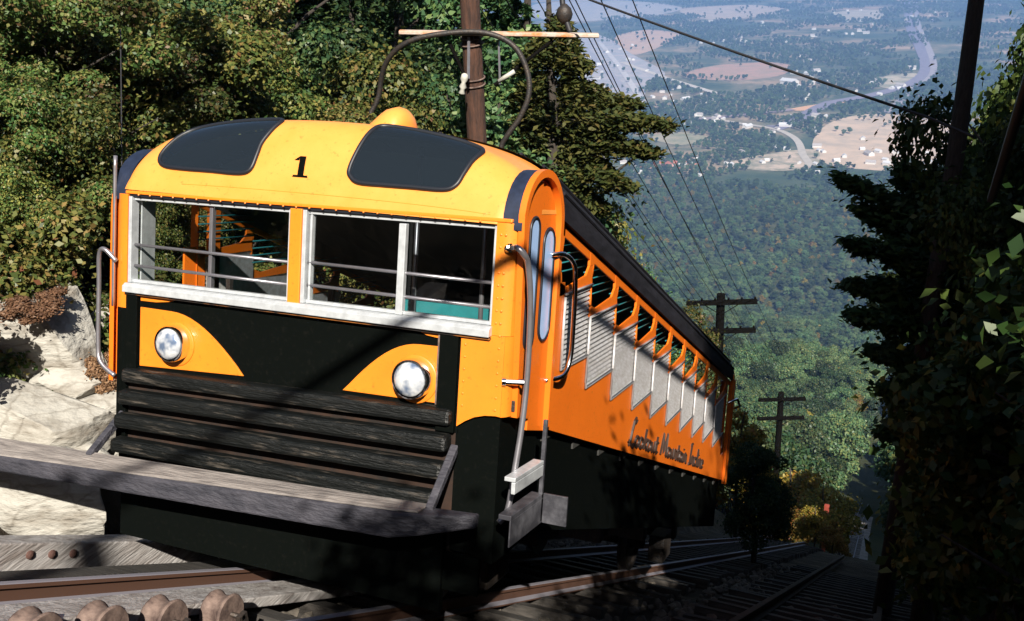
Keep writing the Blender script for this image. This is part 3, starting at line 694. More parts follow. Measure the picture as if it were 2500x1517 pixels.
# rear end
re = MB(); re.box((-1.48, YEND-.05, -.05-S*YEND), (1.48, YEND-.01, .62-S*YEND)); re.box((-1.48,YEND-.05,.62-S*YEND),(-1.38,YEND-.01,1.35-S*YEND)); re.box((1.38,YEND-.05,.62-S*YEND),(1.48,YEND-.01,1.35-S*YEND)); cp('rear_wall', re, M['orange_side'])
for yy, top in ((YEND-.12,.1),(YEND+.03,.05)):
    pp_ = MB(); pp_.box((1.526, yy, -.1-S*yy), (1.565, yy+.07, 1.32+top-S*yy)); cp('rear_post', pp_, M['orange_side'], bevel=.004)
hb = MB(); hb.tube([(1.56,YEND-.4,1.12-S*YEND),(1.66,YEND-.25,1.16-S*YEND),(1.66,YEND+.02,1.02-S*YEND),(1.58,YEND+.08,.96-S*YEND)], .018, 8); cp('rear_grab_rail', hb, M['chrome'], smooth=True)
# stepped floor and slatted benches
fl = MB()
for k in range(-1, NW+1):
    y0 = .842 + DY*k; z = -.33 - DZs*k
    fl.box((-1.47, y0 if k>=0 else .06, z-.06), (1.47, y0+DY, z)); fl.box((-1.47, y0+DY-.02, z-DZs), (1.47, y0+DY-.002, z-.062))
cp('stepped_floor', fl, M['interior'])
for k in range(NW):
    y0 = .842 + DY*k + .12; z = .02 - DZs*k
    fr = MB()
    for x in (-1.3,-.35,.35,1.3): fr.box((x-.02,y0,z-.35),(x+.02,y0+.04,z+.46)); fr.box((x-.02,y0-.0,z-.03),(x+.02,y0+.36,z))
    bn = cp('bench', fr, M['iron'])
    for x0, x1 in ((-1.42,-.30),(.30,1.42)):
        for i in range(3):
            s_ = MB(); s_.box((x0, y0+.05+.11*i, z+.001), (x1, y0+.13+.11*i, z+.022)); obj('slat', s_, M['teal'], bn)
            if i == 2 and (x0 < 0 or k > 2): continue
            s_ = MB(); s_.box((x0, y0-.022, z+.14+.11*i), (x1, y0-.002, z+.22+.11*i)); obj('slat', s_, M['teal'], bn)
bh = MB(); bh.box((-1.38,.30,-.33),(1.38,.34,.46)); cp('control_bulkhead', bh, M['interior'])
for x in (-.55,.42,.95): 
    st_ = MB(); st_.tube([(x,.85,-.33),(x,.85,1.55)], .018, 8); cp('stanchion', st_, M['steel'], smooth=True)

# grab rails
def rail(name, pts, r, m, br=[]):
    t_ = MB(); P = [Vector(p) for p in pts]
    sp = []
    for i in range(len(P)-1):
        p0, p1, p2, p3 = P[max(0,i-1)], P[i], P[i+1], P[min(len(P)-1,i+2)]
        for k in range(5):
            t = k/5; sp.append(.5*((2*p1)+(p2-p0)*t+(2*p0-5*p1+4*p2-p3)*t*t+(3*p1-p0-3*p2+p3)*t**3))
    sp.append(P[-1]); t_.tube(sp, r, 10)
    o = cp(name, t_, m, smooth=True)
    for a, b in br:
        q = MB(); q.tube([a, b], r*1.0, 8); q.lathe([(.028,-.004),(.028,.02)], a, Vector(b)-Vector(a), 10); obj('bracket', q, M['chrome'], o, smooth=True, auto=40)
    return o
rail('grab_rail', [(1.525,.0,.955),(1.57,-.07,.965),(1.61,-.06,.93),(1.62,.0,.85),(1.625,.06,.6),(1.625,.08,.2),(1.62,.06,-.1),(1.61,.02,-.35),(1.60,-.03,-.60),(1.56,-.06,-.68)], .019, M['steel'], [((1.50,-.0,.16),(1.615,.06,.16)),((1.49,-.005,.955),(1.56,-.06,.965))])
rail('grab_rail', [(1.53,.60,.90),(1.60,.66,.905),(1.62,.80,.84),(1.62,.86,.72),(1.62,.885,.4),(1.62,.87,.2),(1.60,.80,.09),(1.53,.65,.07)], .017, M['chrome'])
rail('grab_rail', [(-1.50,.0,.62),(-1.58,-.03,.70),(-1.64,-.02,.66),(-1.66,.0,.45),(-1.66,.0,.0),(-1.62,-.01,-.12),(-1.50,.0,-.20)], .017, M['steel'])
rail('corner_pole', [(-1.545,.02,.3),(-1.545,.02,.8),(-1.545,.02,1.36)], .014, M['steel'])

# fender of black timbers, braces, buffer beam
for i, (zl, zr, yo, xr) in enumerate(((-.115,-.045,-.02,1.19),(-.268,-.200,-.055,1.19),(-.430,-.365,-.085,1.185),(-.600,-.545,-.115,1.15),(-.775,-.715,-.145,1.12))):
    s_ = MB(); hgt = .112
    for (xa, xb) in ((-1.40, xr),):
        s_.hexa([(xa,yo-.035,zl-hgt),(xb,yo-.035,zr-hgt),(xb,yo+.07,zr-hgt),(xa,yo+.07,zl-hgt),(xa,yo-.035,zl-.012),(xb,yo-.035,zr-.012),(xb,yo+.07,zr),(xa,yo+.07,zl)])
    cp('fender_timber', s_, M['black_wood'], bevel=.026)
bk = MB(); bk.box((-1.40,.03,-1.0),(1.2,.07,-.205)); cp('fender_backing', bk, M['backing'])
for (a, b) in (((-1.42,-.01,-.47),(-1.42,-.32,-.71)), ((1.22,-.03,-.29),(1.22,-.33,-.60))):
    s_ = MB(); a = Vector(a); b = Vector(b)
    s_.hexa([(a.x-.02,a.y,a.z-.03),(a.x+.03,a.y,a.z-.03),(b.x+.03,b.y,b.z-.03),(b.x-.02,b.y,b.z-.03),(a.x-.02,a.y,a.z+.03),(a.x+.03,a.y,a.z+.03),(b.x+.03,b.y,b.z+.03),(b.x-.02,b.y,b.z+.03)])
    cp('fender_brace', s_, M['beam'], bevel=.006)
bb = MB()
ZT = lambda x: -.668 + .062*x; ZB = lambda x: -.808 + .044*x + (.09*(x-1.03)/.5 if x > 1.03 else 0); ZK = lambda x: -.637 + .043*x
def ring(x, yf, yb): return [(x,yf,ZB(x)),(x,yb,ZB(x)),(x,yb,ZK(x)),(x,yf,ZT(x))]
st_ = [(-2.95,-.47,-.28),(-2.2,-.45,-.28),(-1.0,-.45,-.28),(.2,-.45,-.28),(1.03,-.45,-.28),(1.20,-.43,-.28),(1.52,-.31,-.26)]
vs = []; 
for x, yf, yb in st_: vs += ring(x, yf, yb)
bb.add(vs, [(i*4+k, i*4+(k+1)%4, (i+1)*4+(k+1)%4, (i+1)*4+k) for i in range(len(st_)-1) for k in range(4)] + [(0,1,2,3), tuple((len(st_)-1)*4+k for k in range(4))])
bmo = cp('buffer_beam', bb, M['beam'], bevel=.014)
tp = MB(); vs = []
for x, yf, yb in st_[:-1]: vs += [(x,yf+.02,ZT(x)+.003),(x,yb,ZK(x)+.003),(x,yb,ZK(x)+.016),(x,yf+.02,ZT(x)+.016)]
tp.add(vs, [(i*4+k, i*4+(k+1)%4, (i+1)*4+(k+1)%4, (i+1)*4+k) for i in range(len(st_)-2) for k in range(4)] + [(0,1,2,3), tuple((len(st_)-2)*4+k for k in range(4))])
obj('worn_top_plank', tp, M['beam_top'], bmo, bevel=.004)
# black skirt below the entrance, steps
ap = MB(); ap.box((-1.40,-.03,-1.34),(1.18,.02,-.80)); ap.box((1.18,.0,-1.2),(1.42,.028,-.96)); cp('underbeam_shade_sheet', ap, M['black'])  # black sheet put in for the deep shade under the buffer beam
sk = MB(); sk.box((1.20,.03,-.95),(1.49,.06,-.02)); sk.box((1.43,.062,-1.0),(1.48,.70,-.08)); cp('skirt', sk, M['black'])
sk = MB(); sk.prism([(.70,-.27),(YEND,-.06-S*YEND),(YEND,-.72-S*YEND),(.70,-.98)], 0, 1.40, 1.455); cp('side_sill', sk, M['black'])
sk = MB(); sk.prism([(.0,-.2),(YEND,-.06-S*YEND),(YEND,-.72-S*YEND),(.0,-1.0)], 0, -1.455, -1.40); cp('side_sill', sk, M['black'])
t_ = MB(); t_.box((1.63,-.19,-.378),(1.70,.27,-.352)); t_.box((1.675,-.19,-.45),(1.70,.27,-.380)); stp = cp('entrance_step', t_, M['alu'], bevel=.004)
t_ = MB(); t_.box((1.62,-.22,-.60),(1.70,.30,-.57)); t_.hexa([(1.69,-.22,-.76),(1.70,-.22,-.76),(1.70,.30,-.76),(1.69,.30,-.76),(1.69,-.22,-.60),(1.70,-.22,-.60),(1.70,.30,-.60),(1.69,.30,-.60)]); cp('lower_step', t_, M['step'], bevel=.004)
t_ = MB(); t_.box((1.675,.275,-.75),(1.70,.30,-.10)); t_.box((1.70,.30,-.76),(1.86,.32,-.57)); cp('step_hanger', t_, M['step'], bevel=.003)
# underframe and wheels
uf = MB()
for x in (-.62,.55): uf.prism([(.1,-.75),(YEND-.2,-.60-S*YEND),(YEND-.2,-.90-S*YEND),(.1,-1.10)], 0, x, x+.12)
for y in (.2,1.9,3.7,5.5,7.2): uf.box((-1.1,y,-.98-S*y),(1.1,y+.15,-.74-S*y))
cp('underframe', uf, M['iron'])
for y in (1.0, 6.6):
    ax = MB(); zc = -1.46 - S*y + .38; ax.tube([(-.8,y,zc),(.85,y,zc)], .06, 10); axl = cp('axle', ax, M['iron'], smooth=True)
    for x in (-.60, .66):
        wh = MB(); sgn = 1 if x > 0 else -1
        wh.lathe([(.05,-.05),(.36,-.05),(.40,-.055),(.40,-.03),(.355,-.025),(.355,.05),(.30,.05),(.28,.02),(.10,.02),(.09,.07),(.002,.07)], (x, y, zc), (sgn,0,0), 28); obj('wheel', wh, M['iron'], axl, smooth=True, auto=40)
    bx = MB(); bx.box((.95,y-.2,zc-.14),(1.15,y+.2,zc+.2)); cp('axle_box', bx, M['iron'], bevel=.02)
    spg = MB(); spg.tube([(1.05+.05*math.cos(a*.7), y+.28+.05*math.sin(a*.7), zc-.16+.3*a/60) for a in range(61)], .013, 6); cp('coil_spring', spg, M['steel'], smooth=True)

# ------------------------------------------------------------------ tracks
def xc(y): return -1.6*sstep(60, 170, y)
def rail_mb(x0, ya, yb, step):
    mb = MB(); prof = [(-.07,-.15),(.07,-.15),(.07,-.135),(.012,-.115),(.012,-.04),(.036,-.03),(.036,-.004),(.026,0),(-.026,0),(-.036,-.004),(-.036,-.03),(-.012,-.04),(-.012,-.115),(-.07,-.135)]
    yy = []; y = ya
    while y < yb: yy.append(y); y += step(y)
    yy.append(yb); n = len(prof)
    for y in yy: mb.v += [(x0 + xc(y) + a, y, zt(y) + b) for a, b in prof]
    for i in range(len(yy)-1): mb.f += [(i*n+k, i*n+(k+1)%n, (i+1)*n+(k+1)%n, (i+1)*n+k) for k in range(n)]
    mb.f += [tuple(range(n))[::-1], tuple((len(yy)-1)*n+k for k in range(n))]
    return mb
def rail_material():
    m = mat('rail_grey_and_rust', (.33,.32,.36), .7, .0, spec=.25); t = m.node_tree; N = t.nodes; p = N['Principled BSDF']
    g = N.new('ShaderNodeNewGeometry'); sp = N.new('ShaderNodeSeparateXYZ'); t.links.new(g.outputs['Normal'], sp.inputs[0])
    nz = N.new('ShaderNodeTexNoise'); nz.inputs['Scale'].default_value = 6; r = N.new('ShaderNodeValToRGB')
    r.color_ramp.elements[0].color = (.16,.075,.045,1); r.color_ramp.elements[1].color = (.045,.03,.026,1); t.links.new(nz.outputs[0], r.inputs[0])
    mr = N.new('ShaderNodeMapRange'); mr.inputs['From Min'].default_value = .3; mr.inputs['From Max'].default_value = .6; t.links.new(sp.outputs['Z'], mr.inputs[0])
    mx = N.new('ShaderNodeMix'); mx.data_type = 'RGBA'; t.links.new(mr.outputs[0], mx.inputs[0]); t.links.new(r.outputs[0], mx.inputs[6]); mx.inputs[7].default_value = (.27,.26,.30,1)
    t.links.new(mx.outputs[2], p.inputs['Base Color']); return m
M['rail2'] = rail_material()
tie_me = None
def track(label, xl, xr, ya, yb, yfar):
    tr = empty('railway_track', ((xl+xr)/2, ya, zt(ya)), label=label, cat='railway track')
    off = Vector(tr.location)
    for x in (xl, xr):
        r = rail_mb(x, ya, yb, lambda y: 1.5 if y < 60 else 6); r.v = [tuple(Vector(p)-off) for p in r.v]; obj('rail', r, M['rail2'], tr, recalc=True)
    global tie_me
    rnd = random.Random(3)
    if tie_me is None:
        b = MB(); b.box((-1.28,-.11,-.16),(1.28,.11,0)); o0 = obj('sleeper', b, M['tie'], None, bevel=.012); tie_me = o0.data; bpy.data.objects.remove(o0)
    y = ya + .3; n = 0
    while y < yfar and n < 290:
        s = (zt(y+.2)-zt(y-.2))/.4
        o = bpy.data.objects.new('sleeper', tie_me); COL.objects.link(o); o.parent = tr
        o.location = Vector(((xl+xr)/2 + xc(y) + rnd.uniform(-.05,.05), y, zt(y) - .152)) - off
        o.rotation_euler = (math.atan(s), rnd.uniform(-.015,.015), rnd.uniform(-.03,.03)); n += 1
        y += .62 if y < 40 else 1.8
track('weathered main track with rusty rails running down under the car', -.60, .66, -9, 430, 420)
M['rail2'] = mat('shade_darkened_rail', (.06,.045,.038), .8, spec=.1, col2=(.03,.024,.02), vscale=9)  # darker rail colour for the second track, with its shade painted in
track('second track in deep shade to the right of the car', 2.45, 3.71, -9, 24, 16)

bedm = MB(); bys = [96 + 4*i for i in range(84)]
bedm.grid(lambda u, y: (.1 + xc(y) + u, y, zt(y) - .22), [-2.2,-1,0,1,2.2], bys)
tag(obj('track_bed', bedm, mat('pale_gravel', (.34,.31,.28), .95, col2=(.16,.14,.12), vscale=.8), recalc=False), kind='structure')
# stones between the sleepers
rng = np.random.default_rng(5)
ico = [(0,0,1),(.9,0,.4),(.28,.85,.45),(-.72,.53,.4),(-.72,-.53,.45),(.28,-.85,.4),(.72,.53,-.4),(-.28,.85,-.45),(-.9,0,-.4),(-.28,-.85,-.45),(.72,-.53,-.4),(0,0,-1)]
icf = [(0,1,2),(0,2,3),(0,3,4),(0,4,5),(0,5,1),(1,6,2),(2,7,3),(3,8,4),(4,9,5),(5,10,1),(6,7,2),(7,8,3),(8,9,4),(9,10,5),(10,6,1),(11,7,6),(11,8,7),(11,9,8),(11,10,9),(11,6,10)]
sb = MB()
for i in range(5200):
    y = -6 + 22*rng.random()**1.5; x = rng.uniform(-2.1, 4.6)
    r = .03 + .05*rng.random()**2; z = ground(x, y) + r*.5 + .02
    sb.add([(x + a*r*rng.uniform(.7,1.3), y + b*r*rng.uniform(.7,1.3), z + c*r*rng.uniform(.5,1)) for a, b, c in ico], icf)
M['stone'] = mat('ballast_stone', (.17,.145,.115), .95, col2=(.04,.035,.03), vscale=5)
tag(obj('ballast_stones', sb, M['stone'], recalc=False), 'grey brown ballast stones strewn between the sleepers', 'gravel', kind='stuff')

def along(x0, x1, ya, yb, zo0, zo1):
    b = MB(); f = lambda y: zt(y)
    b.hexa([(x0,ya,f(ya)+zo0),(x1,ya,f(ya)+zo0),(x1,yb,f(yb)+zo0),(x0,yb,f(yb)+zo0),(x0,ya,f(ya)+zo1),(x1,ya,f(ya)+zo1),(x1,yb,f(yb)+zo1),(x0,yb,f(yb)+zo1)])
    return b
o = tag(obj('kerb_timber', along(-1.80,-1.52,-5,4,-.24,.02), M['plank'], bevel=.012), 'bleached white kerb timber with bolt stains at far left of the track', 'timber')
bt = MB()
for y in (-1.02,-.86,-.70): bt.lathe([(.030,0),(.030,.012),(.012,.02),(.002,.02)], (-1.52, y, zt(y)-.07), (1,0,0), 10)
obj('bolt', bt, M['bolt'], o)
tag(obj('guard_timber', along(-1.22,-.98,-5,5,-.30,-.10), M['tie'], bevel=.012), 'dark grey guard timber lying just outside the left rail', 'timber')
tag(obj('walk_plank', along(-.31,.03,-5,.9,-.12,-.04), M['plank'], bevel=.008), 'bleached walking plank between the rails beside the cable sheaves', 'plank')
for i, y in enumerate((-2.30,-1.94,-1.55,-1.12)):
    sv = MB(); sv.lathe([(.04,-.09),(.165,-.09),(.175,-.075),(.15,-.035),(.14,0),(.15,.035),(.175,.075),(.165,.09),(.04,.09),(.002,.09)], (0,0,0), (1,0,0), 26)
    o = obj('cable_sheave', sv, M['rust'], smooth=True, auto=35, loc=(.15, y, zt(y)-.07)); o.scale = (.8,.68,.68)
    ax = MB(); ax.tube([(-.2,0,0),(.2,0,0)], .022, 8); obj('axle', ax, M['iron'], o, smooth=True)
    ax = MB(); ax.box((-.20,-.05,-.28),(-.16,.05,.03)); ax.box((.16,-.05,-.28),(.20,.05,.03)); obj('bearing_bracket', ax, M['iron'], o)
    tag(o, ['rusty cable sheave between the rails, nearest of the row to the lower left corner', 'rusty cable sheave, second of the row from the lower left corner', 'rusty cable sheave, third of the row from the lower left corner', 'rusty cable sheave in the shadow of the buffer beam, last of the row'][i], 'sheave', 'cable sheaves between the rails')

# ------------------------------------------------------------------ rocks on the left
def rock(px, py, d, r, sq, label, seed, rot=0):
    c = at(px, py, d); rnd = random.Random(seed); import bmesh
    bm = bmesh.new(); bmesh.ops.create_icosphere(bm, subdivisions=4, radius=1)
    ph = [rnd.uniform(0, 6.28) for _ in range(12)]
    planes = [(Vector((rnd.gauss(0,1), rnd.gauss(0,1), rnd.gauss(0,.7))).normalized(), rnd.uniform(.50,.86)) for _ in range(17)]
    for v in bm.verts:
        p = v.co.copy()
        for nrm, dd in planes:
            e = p.dot(nrm) - dd
            if e > 0: p -= nrm*e*.99
        n = math.sin(p.x*5+ph[0])*math.sin(p.y*5+ph[1])*.02 + abs(math.sin(p.z*7+ph[2]+p.x*2))*.03 + math.sin(p.x*19+ph[3])*math.sin(p.z*17+ph[4])*.010
        v.co = Vector((p.x*sq[0], p.y*sq[1], p.z*sq[2]))*r*(1+n)
    me = bpy.data.meshes.new('boulder'); bm.to_mesh(me); bm.free(); me.materials.append(M['rock'])
    for p in me.polygons: p.use_smooth = True
    me.set_sharp_from_angle(angle=math.radians(22))
    o = link('boulder', me); o.location = c; o.rotation_euler = (rnd.uniform(-.2,.2), rnd.uniform(-.2,.2), rot)
    return tag(o, label, 'boulder', 'pale boulders beside the track')
rock(60, 835, 9.0, 1.0, (1.1,.7,.80), 'broad pale sandstone boulder under the dry grass at far left', 1)
rock(85, 1020, 8.5, .80, (1.15,.7,.50), 'cream sandstone boulder below the dark cleft at far left', 2, .4)
rock(70, 1205, 8.1, .78, (1.1,.6,.62), 'lowest pale boulder beneath the end of the buffer beam', 3, .2)
rock(200, 790, 9.7, .42, (1,.8,1.0), 'small white rock between the broad boulder and the car', 4)
rock(40, 690, 10.4, .5, (1,.8,.7), 'pale rock poking from the brush, topmost at the left edge', 5)
rock(165, 935, 8.8, .42, (1,.8,.6), 'wedge of white rock in the dark cleft beside the car', 8)
rock(150, 1120, 8.3, .42, (1.2,.7,.5), 'flat pale rock slab just above the buffer beam at left', 9)
rock(-10, 1120, 8.6, .5, (1,.8,.7), 'cut off pale rock at the left edge above the buffer beam', 10)
rock(240, 1010, 8.9, .60, (1,.8,.75), 'shadow crossed boulder just behind the left end of the fender', 6)
rock(270, 770, 9.7, .40, (1,.9,.9), 'grey rock behind the left grab rail of the car', 7)

# ------------------------------------------------------------------ poles and wires
def pole_line(name, top, foot_z, r, label, arms, armlen, group=None, m=None, adir=Vector((.94,.34,0)), pins=6, th=.06):
    p = empty(name, (top.x, top.y, foot_z), label=label, cat='utility pole', group=group)
    off = Vector((top.x, top.y, foot_z)); h = top.z - foot_z
    mb = MB(); mb.tube([(0,0,-.5),(0,0,h*.5),(0,0,h)], [r*1.25, r*1.1, r], 14); obj('pole', mb, m, p, smooth=True, auto=50)
    ends = []
    for az in arms:
        a = MB(); d = adir.normalized(); n_ = Vector((-d.y, d.x, 0)); c = Vector((0,0,az-foot_z)) - n_*(r+.05)
        q = [c - d*armlen/2, c + d*armlen/2]; hw = th*.9
        a.hexa([q[0]-n_*hw+Vector((0,0,-th)), q[1]-n_*hw+Vector((0,0,-th)), q[1]+n_*hw+Vector((0,0,-th)), q[0]+n_*hw+Vector((0,0,-th)), q[0]-n_*hw+Vector((0,0,th)), q[1]-n_*hw+Vector((0,0,th)), q[1]+n_*hw+Vector((0,0,th)), q[0]+n_*hw+Vector((0,0,th))])
        ar = obj('crossarm', a, m, p, bevel=.01); row = []
        for i in range(pins):
            t = -.47 + .94*i/(pins-1)
            if abs(t) < .09: t = .1 if t >= 0 else -.1
            b = c + d*armlen*t; i_ = MB(); i_.lathe([(.018,0),(.018,.07),(.045,.08),(.05,.12),(.03,.16),(.002,.165)], b + Vector((0,0,.06)), (0,0,1), 10); obj('insulator', i_, m if m is M['far_pole'] else M['ceramic'], ar, smooth=True)
            row.append(b + Vector((0,0,.17)) + off)
        ends.append(row)
        for s in (-1, 1):
            br = MB(); br.tube([c + d*armlen*.27*s + Vector((0,0,-.05)), Vector((0,0,az-foot_z-.62)) - n_*r], .02, 6); obj('brace', br, m, p)
    return p, ends
GP = 'utility poles down the left of the track'
def gz(v): return ground(v.x, v.y)
t0 = at(1100, -400, 15.2); t0 = Vector((at(1155, 200, 15.2).x - .15, at(1155, 200, 15.2).y + .1, at(1148, -420, 15.2).z))
p0, e0 = pole_line('utility_pole', t0, gz(t0), .145, 'tall reddish wooden utility pole rising behind the roof of the car', [t0.z-.3], 3.1, GP, M['pole'])
t1 = at(1735, 708, 44); a1 = [at(1735, 726, 44).z, at(1735, 805, 44).z]
p1, e1 = pole_line('utility_pole', t1, gz(t1), .19, 'dark double crossarm pole rising behind the lower end of the car roof', a1, 3.15, GP, M['far_pole'], Vector((.93,.37,0)), th=.105)
t2 = at(1880, 945, 66); a2 = [at(1880, 960, 66).z, at(1880, 1014, 66).z]
p2, e2 = pole_line('utility_pole', t2, gz(t2), .20, 'dark double crossarm pole beyond the rear end of the car', a2, 3.15, GP, M['far_pole'], Vector((.93,.37,0)), th=.105)
t3 = at(1941, 1168, 100); a3 = [at(1941, 1180, 100).z, at(1941, 1212, 100).z]
p3, e3 = pole_line('utility_pole', t3, gz(t3), .20, 'far double crossarm pole low among the trees down the slope', a3, 3.15, GP, M['far_pole'], Vector((.93,.37,0)), th=.105)
t4 = at(1990, 1215, 60); p4 = empty('marker_post', (t4.x, t4.y, gz(t4)), label='slim rusty red post standing among golden bushes far down the track', cat='post')
M['redpost'] = mat('rusty_red_post', (.30,.05,.03), .8, var=.4)
mb = MB(); mb.tube([(0,0,-.3),(0,0,t4.z-gz(t4))], [.12,.10], 8); obj('post_shaft', mb, M['redpost'], p4)
mb = MB(); mb.box((-.15,-.12,t4.z-gz(t4)-.5),(.15,.12,t4.z-gz(t4)-.02)); obj('post_cap', mb, M['redpost'], p4, bevel=.02)
# plank crossarm, braces, conduit loop and straps on the near pole
arm_a, arm_b = at(962, 76, 15.0), at(1440, 84, 15.0)
pz = Vector(p0.location)
def on0(name, mb, m, **k):
    mb.v = [tuple(Vector(p) - pz) for p in mb.v]; return obj(name, mb, m, p0, **k)
d = (arm_b - arm_a).normalized(); upv = Vector((0,0,1)); fw = Vector((-d.y, d.x, 0)).normalized()
a = MB(); q0, q1 = arm_a + fw*-.06, arm_b + fw*-.06
a.hexa([q0-fw*.10-upv*.03, q1-fw*.10-upv*.03, q1+fw*.05-upv*.05, q0+fw*.05-upv*.05, q0-fw*.10+upv*.02, q1-fw*.10+upv*.02, q1+fw*.05+upv*.03, q0+fw*.05+upv*.03]); on0('plank_crossarm', a, M['arm'], bevel=.01)
for (x, y, x2, y2) in ((1082,104,1122,192),(1330,98,1190,205)):
    b = MB(); b.tube([at(x,y,15.0), at(x2,y2,15.05)], .03, 6); on0('plank_brace', b, M['far_pole'])
b = MB(); b.tube([at(1128,90,14.95), at(1127,190,14.95)], .025, 6); b.tube([at(1200,100,14.95), at(1203,205,14.95)], .018, 6); on0('bracket_rod', b, M['steel'])
cps = spline([tuple(at(x, y, dd)) for x, y, dd in ((905,330,15.6),(912,230,15.5),(930,150,15.2),(985,100,14.9),(1080,80,14.8),(1170,80,14.8),(1235,110,14.8),(1268,170,14.85),(1272,230,14.9),(1250,285,15),(1222,325,15.1),(1205,360,15.2),(1198,450,15.3))], 5)[:-5]
b = MB(); b.tube(cps, .042, 10); on0('conduit_loop', b, M['iron'], smooth=True)
for y in (104, 207):
    b = MB(); c = at(1155 if y < 150 else 1157, y, 15.2); c = Vector((pz.x, pz.y, c.z))
    for dz in (0, .10): b.tube([c + Vector((math.cos(i*.3307)*.172, math.sin(i*.3307)*.172, dz + .03*math.sin(i*.33))) for i in range(19)], .014, 6, closed=True)
    on0('pole_strap', b, M['rust'], smooth=True)
b = MB(); b.lathe([(.03,-.2),(.055,-.18),(.03,-.12),(.06,-.08),(.03,-.02),(.06,.03),(.05,.1),(.02,.12)], at(1116, 196, 14.7), (.2,.1,1), 10); on0('pole_insulator', b, M['ceramic'], smooth=True)
b = MB(); b.tube([at(1200,196,14.8), at(1238,172,14.7)], .035, 8); on0('pole_insulator', b, M['ceramic'], smooth=True)

def wire(pts, r, label, sag=.0, name='overhead_wire', group='wires along the pole line', m=None):
    P = []
    for a, b in zip(pts[:-1], pts[1:]):
        n = 10
        for i in range(n): t = i/n; P.append(Vector(a).lerp(Vector(b), t) - Vector((0,0,sag*4*t*(1-t)*(Vector(b)-Vector(a)).length)))
    P.append(Vector(pts[-1])); mb = MB(); mb.tube(P, r, 5)
    return tag(obj(name, mb, m or M['wire'], smooth=True), label, 'wire', group)
for i in range(6):
    wire([e0[0][i], e1[0][i], e2[0][i], e3[0][i]], .012, 'thin telephone wire strung from pole to pole over the valley view', .006)
    if i % 2 == 0: wire([Vector(e0[0][i]) - Vector((0,0,.9)), e1[1][i], e2[1][i], e3[1][i]], .011, 'thin telephone wire strung from pole to pole over the valley view', .006)
wire([at(1270, -75, 14.5), at(1420, 0, 14), at(2235, 283, 10.5), at(2345, 330, 10.2)], .017, 'dark sagging service wire crossing the valley view to the right hand tree', .004, group='single wires')
wire([at(1347, -60, 15), at(1356, 30, 15), at(1372, 78, 15)], .045, 'short dark hanging cable above the right end of the plank crossarm', 0, 'hanging_cable', 'single wires')
k_ = MB(); k_.lathe([(.03,-.16),(.11,-.08),(.13,0),(.10,.09),(.03,.15)], at(1358, 34, 14.98), (0.05,0,1), 12)
tag(obj('cable_weight', k_, M['iron'], smooth=True), 'black knob on the hanging cable above the crossarm', 'cable weight')
# unseen overhead line added to cast the shadow along the car
tl = Matrix.Rotation(-TILT, 4, 'X')
A_ = tl @ (Vector((1.524, .85, .663)) + Vector((.357,-.794,.49))*7.6)
D1 = tl @ Vector((0, .957, -.290))
wa, wb = A_ - D1*8.5, A_ + D1*10
for e_, lb in ((wa, 'unseen wooden post added to carry the shadow casting cable'),):
    pe = empty('shadow_cable_post', (e_.x+.12, e_.y, ground(e_.x, e_.y)), label=lb, cat='post'); hh = e_.z - ground(e_.x, e_.y)
    b = MB(); b.tube([(0,0,-.4),(0,0,hh+.3)], [.11,.09], 10); obj('shaft', b, M['bark'], pe, smooth=True)
    b = MB(); b.lathe([(.03,0),(.06,.05),(.03,.1)], (-.05,0,hh-.05), (0,0,1), 10); obj('insulator', b, M['ceramic'], pe)
wire([wa, wb], .040, 'unseen thick black cable added to cast the shadow along the car', 0, 'shadow_cable', 'single wires')
# guy wire on the left
wire([at(290, 70, 11), at(292, 240, 10.6), at(293, 400, 10.2)], .008, 'thin upright wire beside the left corner of the car', 0, group='single wires')
wire([at(400, 140, 14), at(560, 85, 16), at(700, 30, 18)], .010, 'pale thin guy wire slanting through the upper left trees', 0, group='single wires', m=M['steel'])

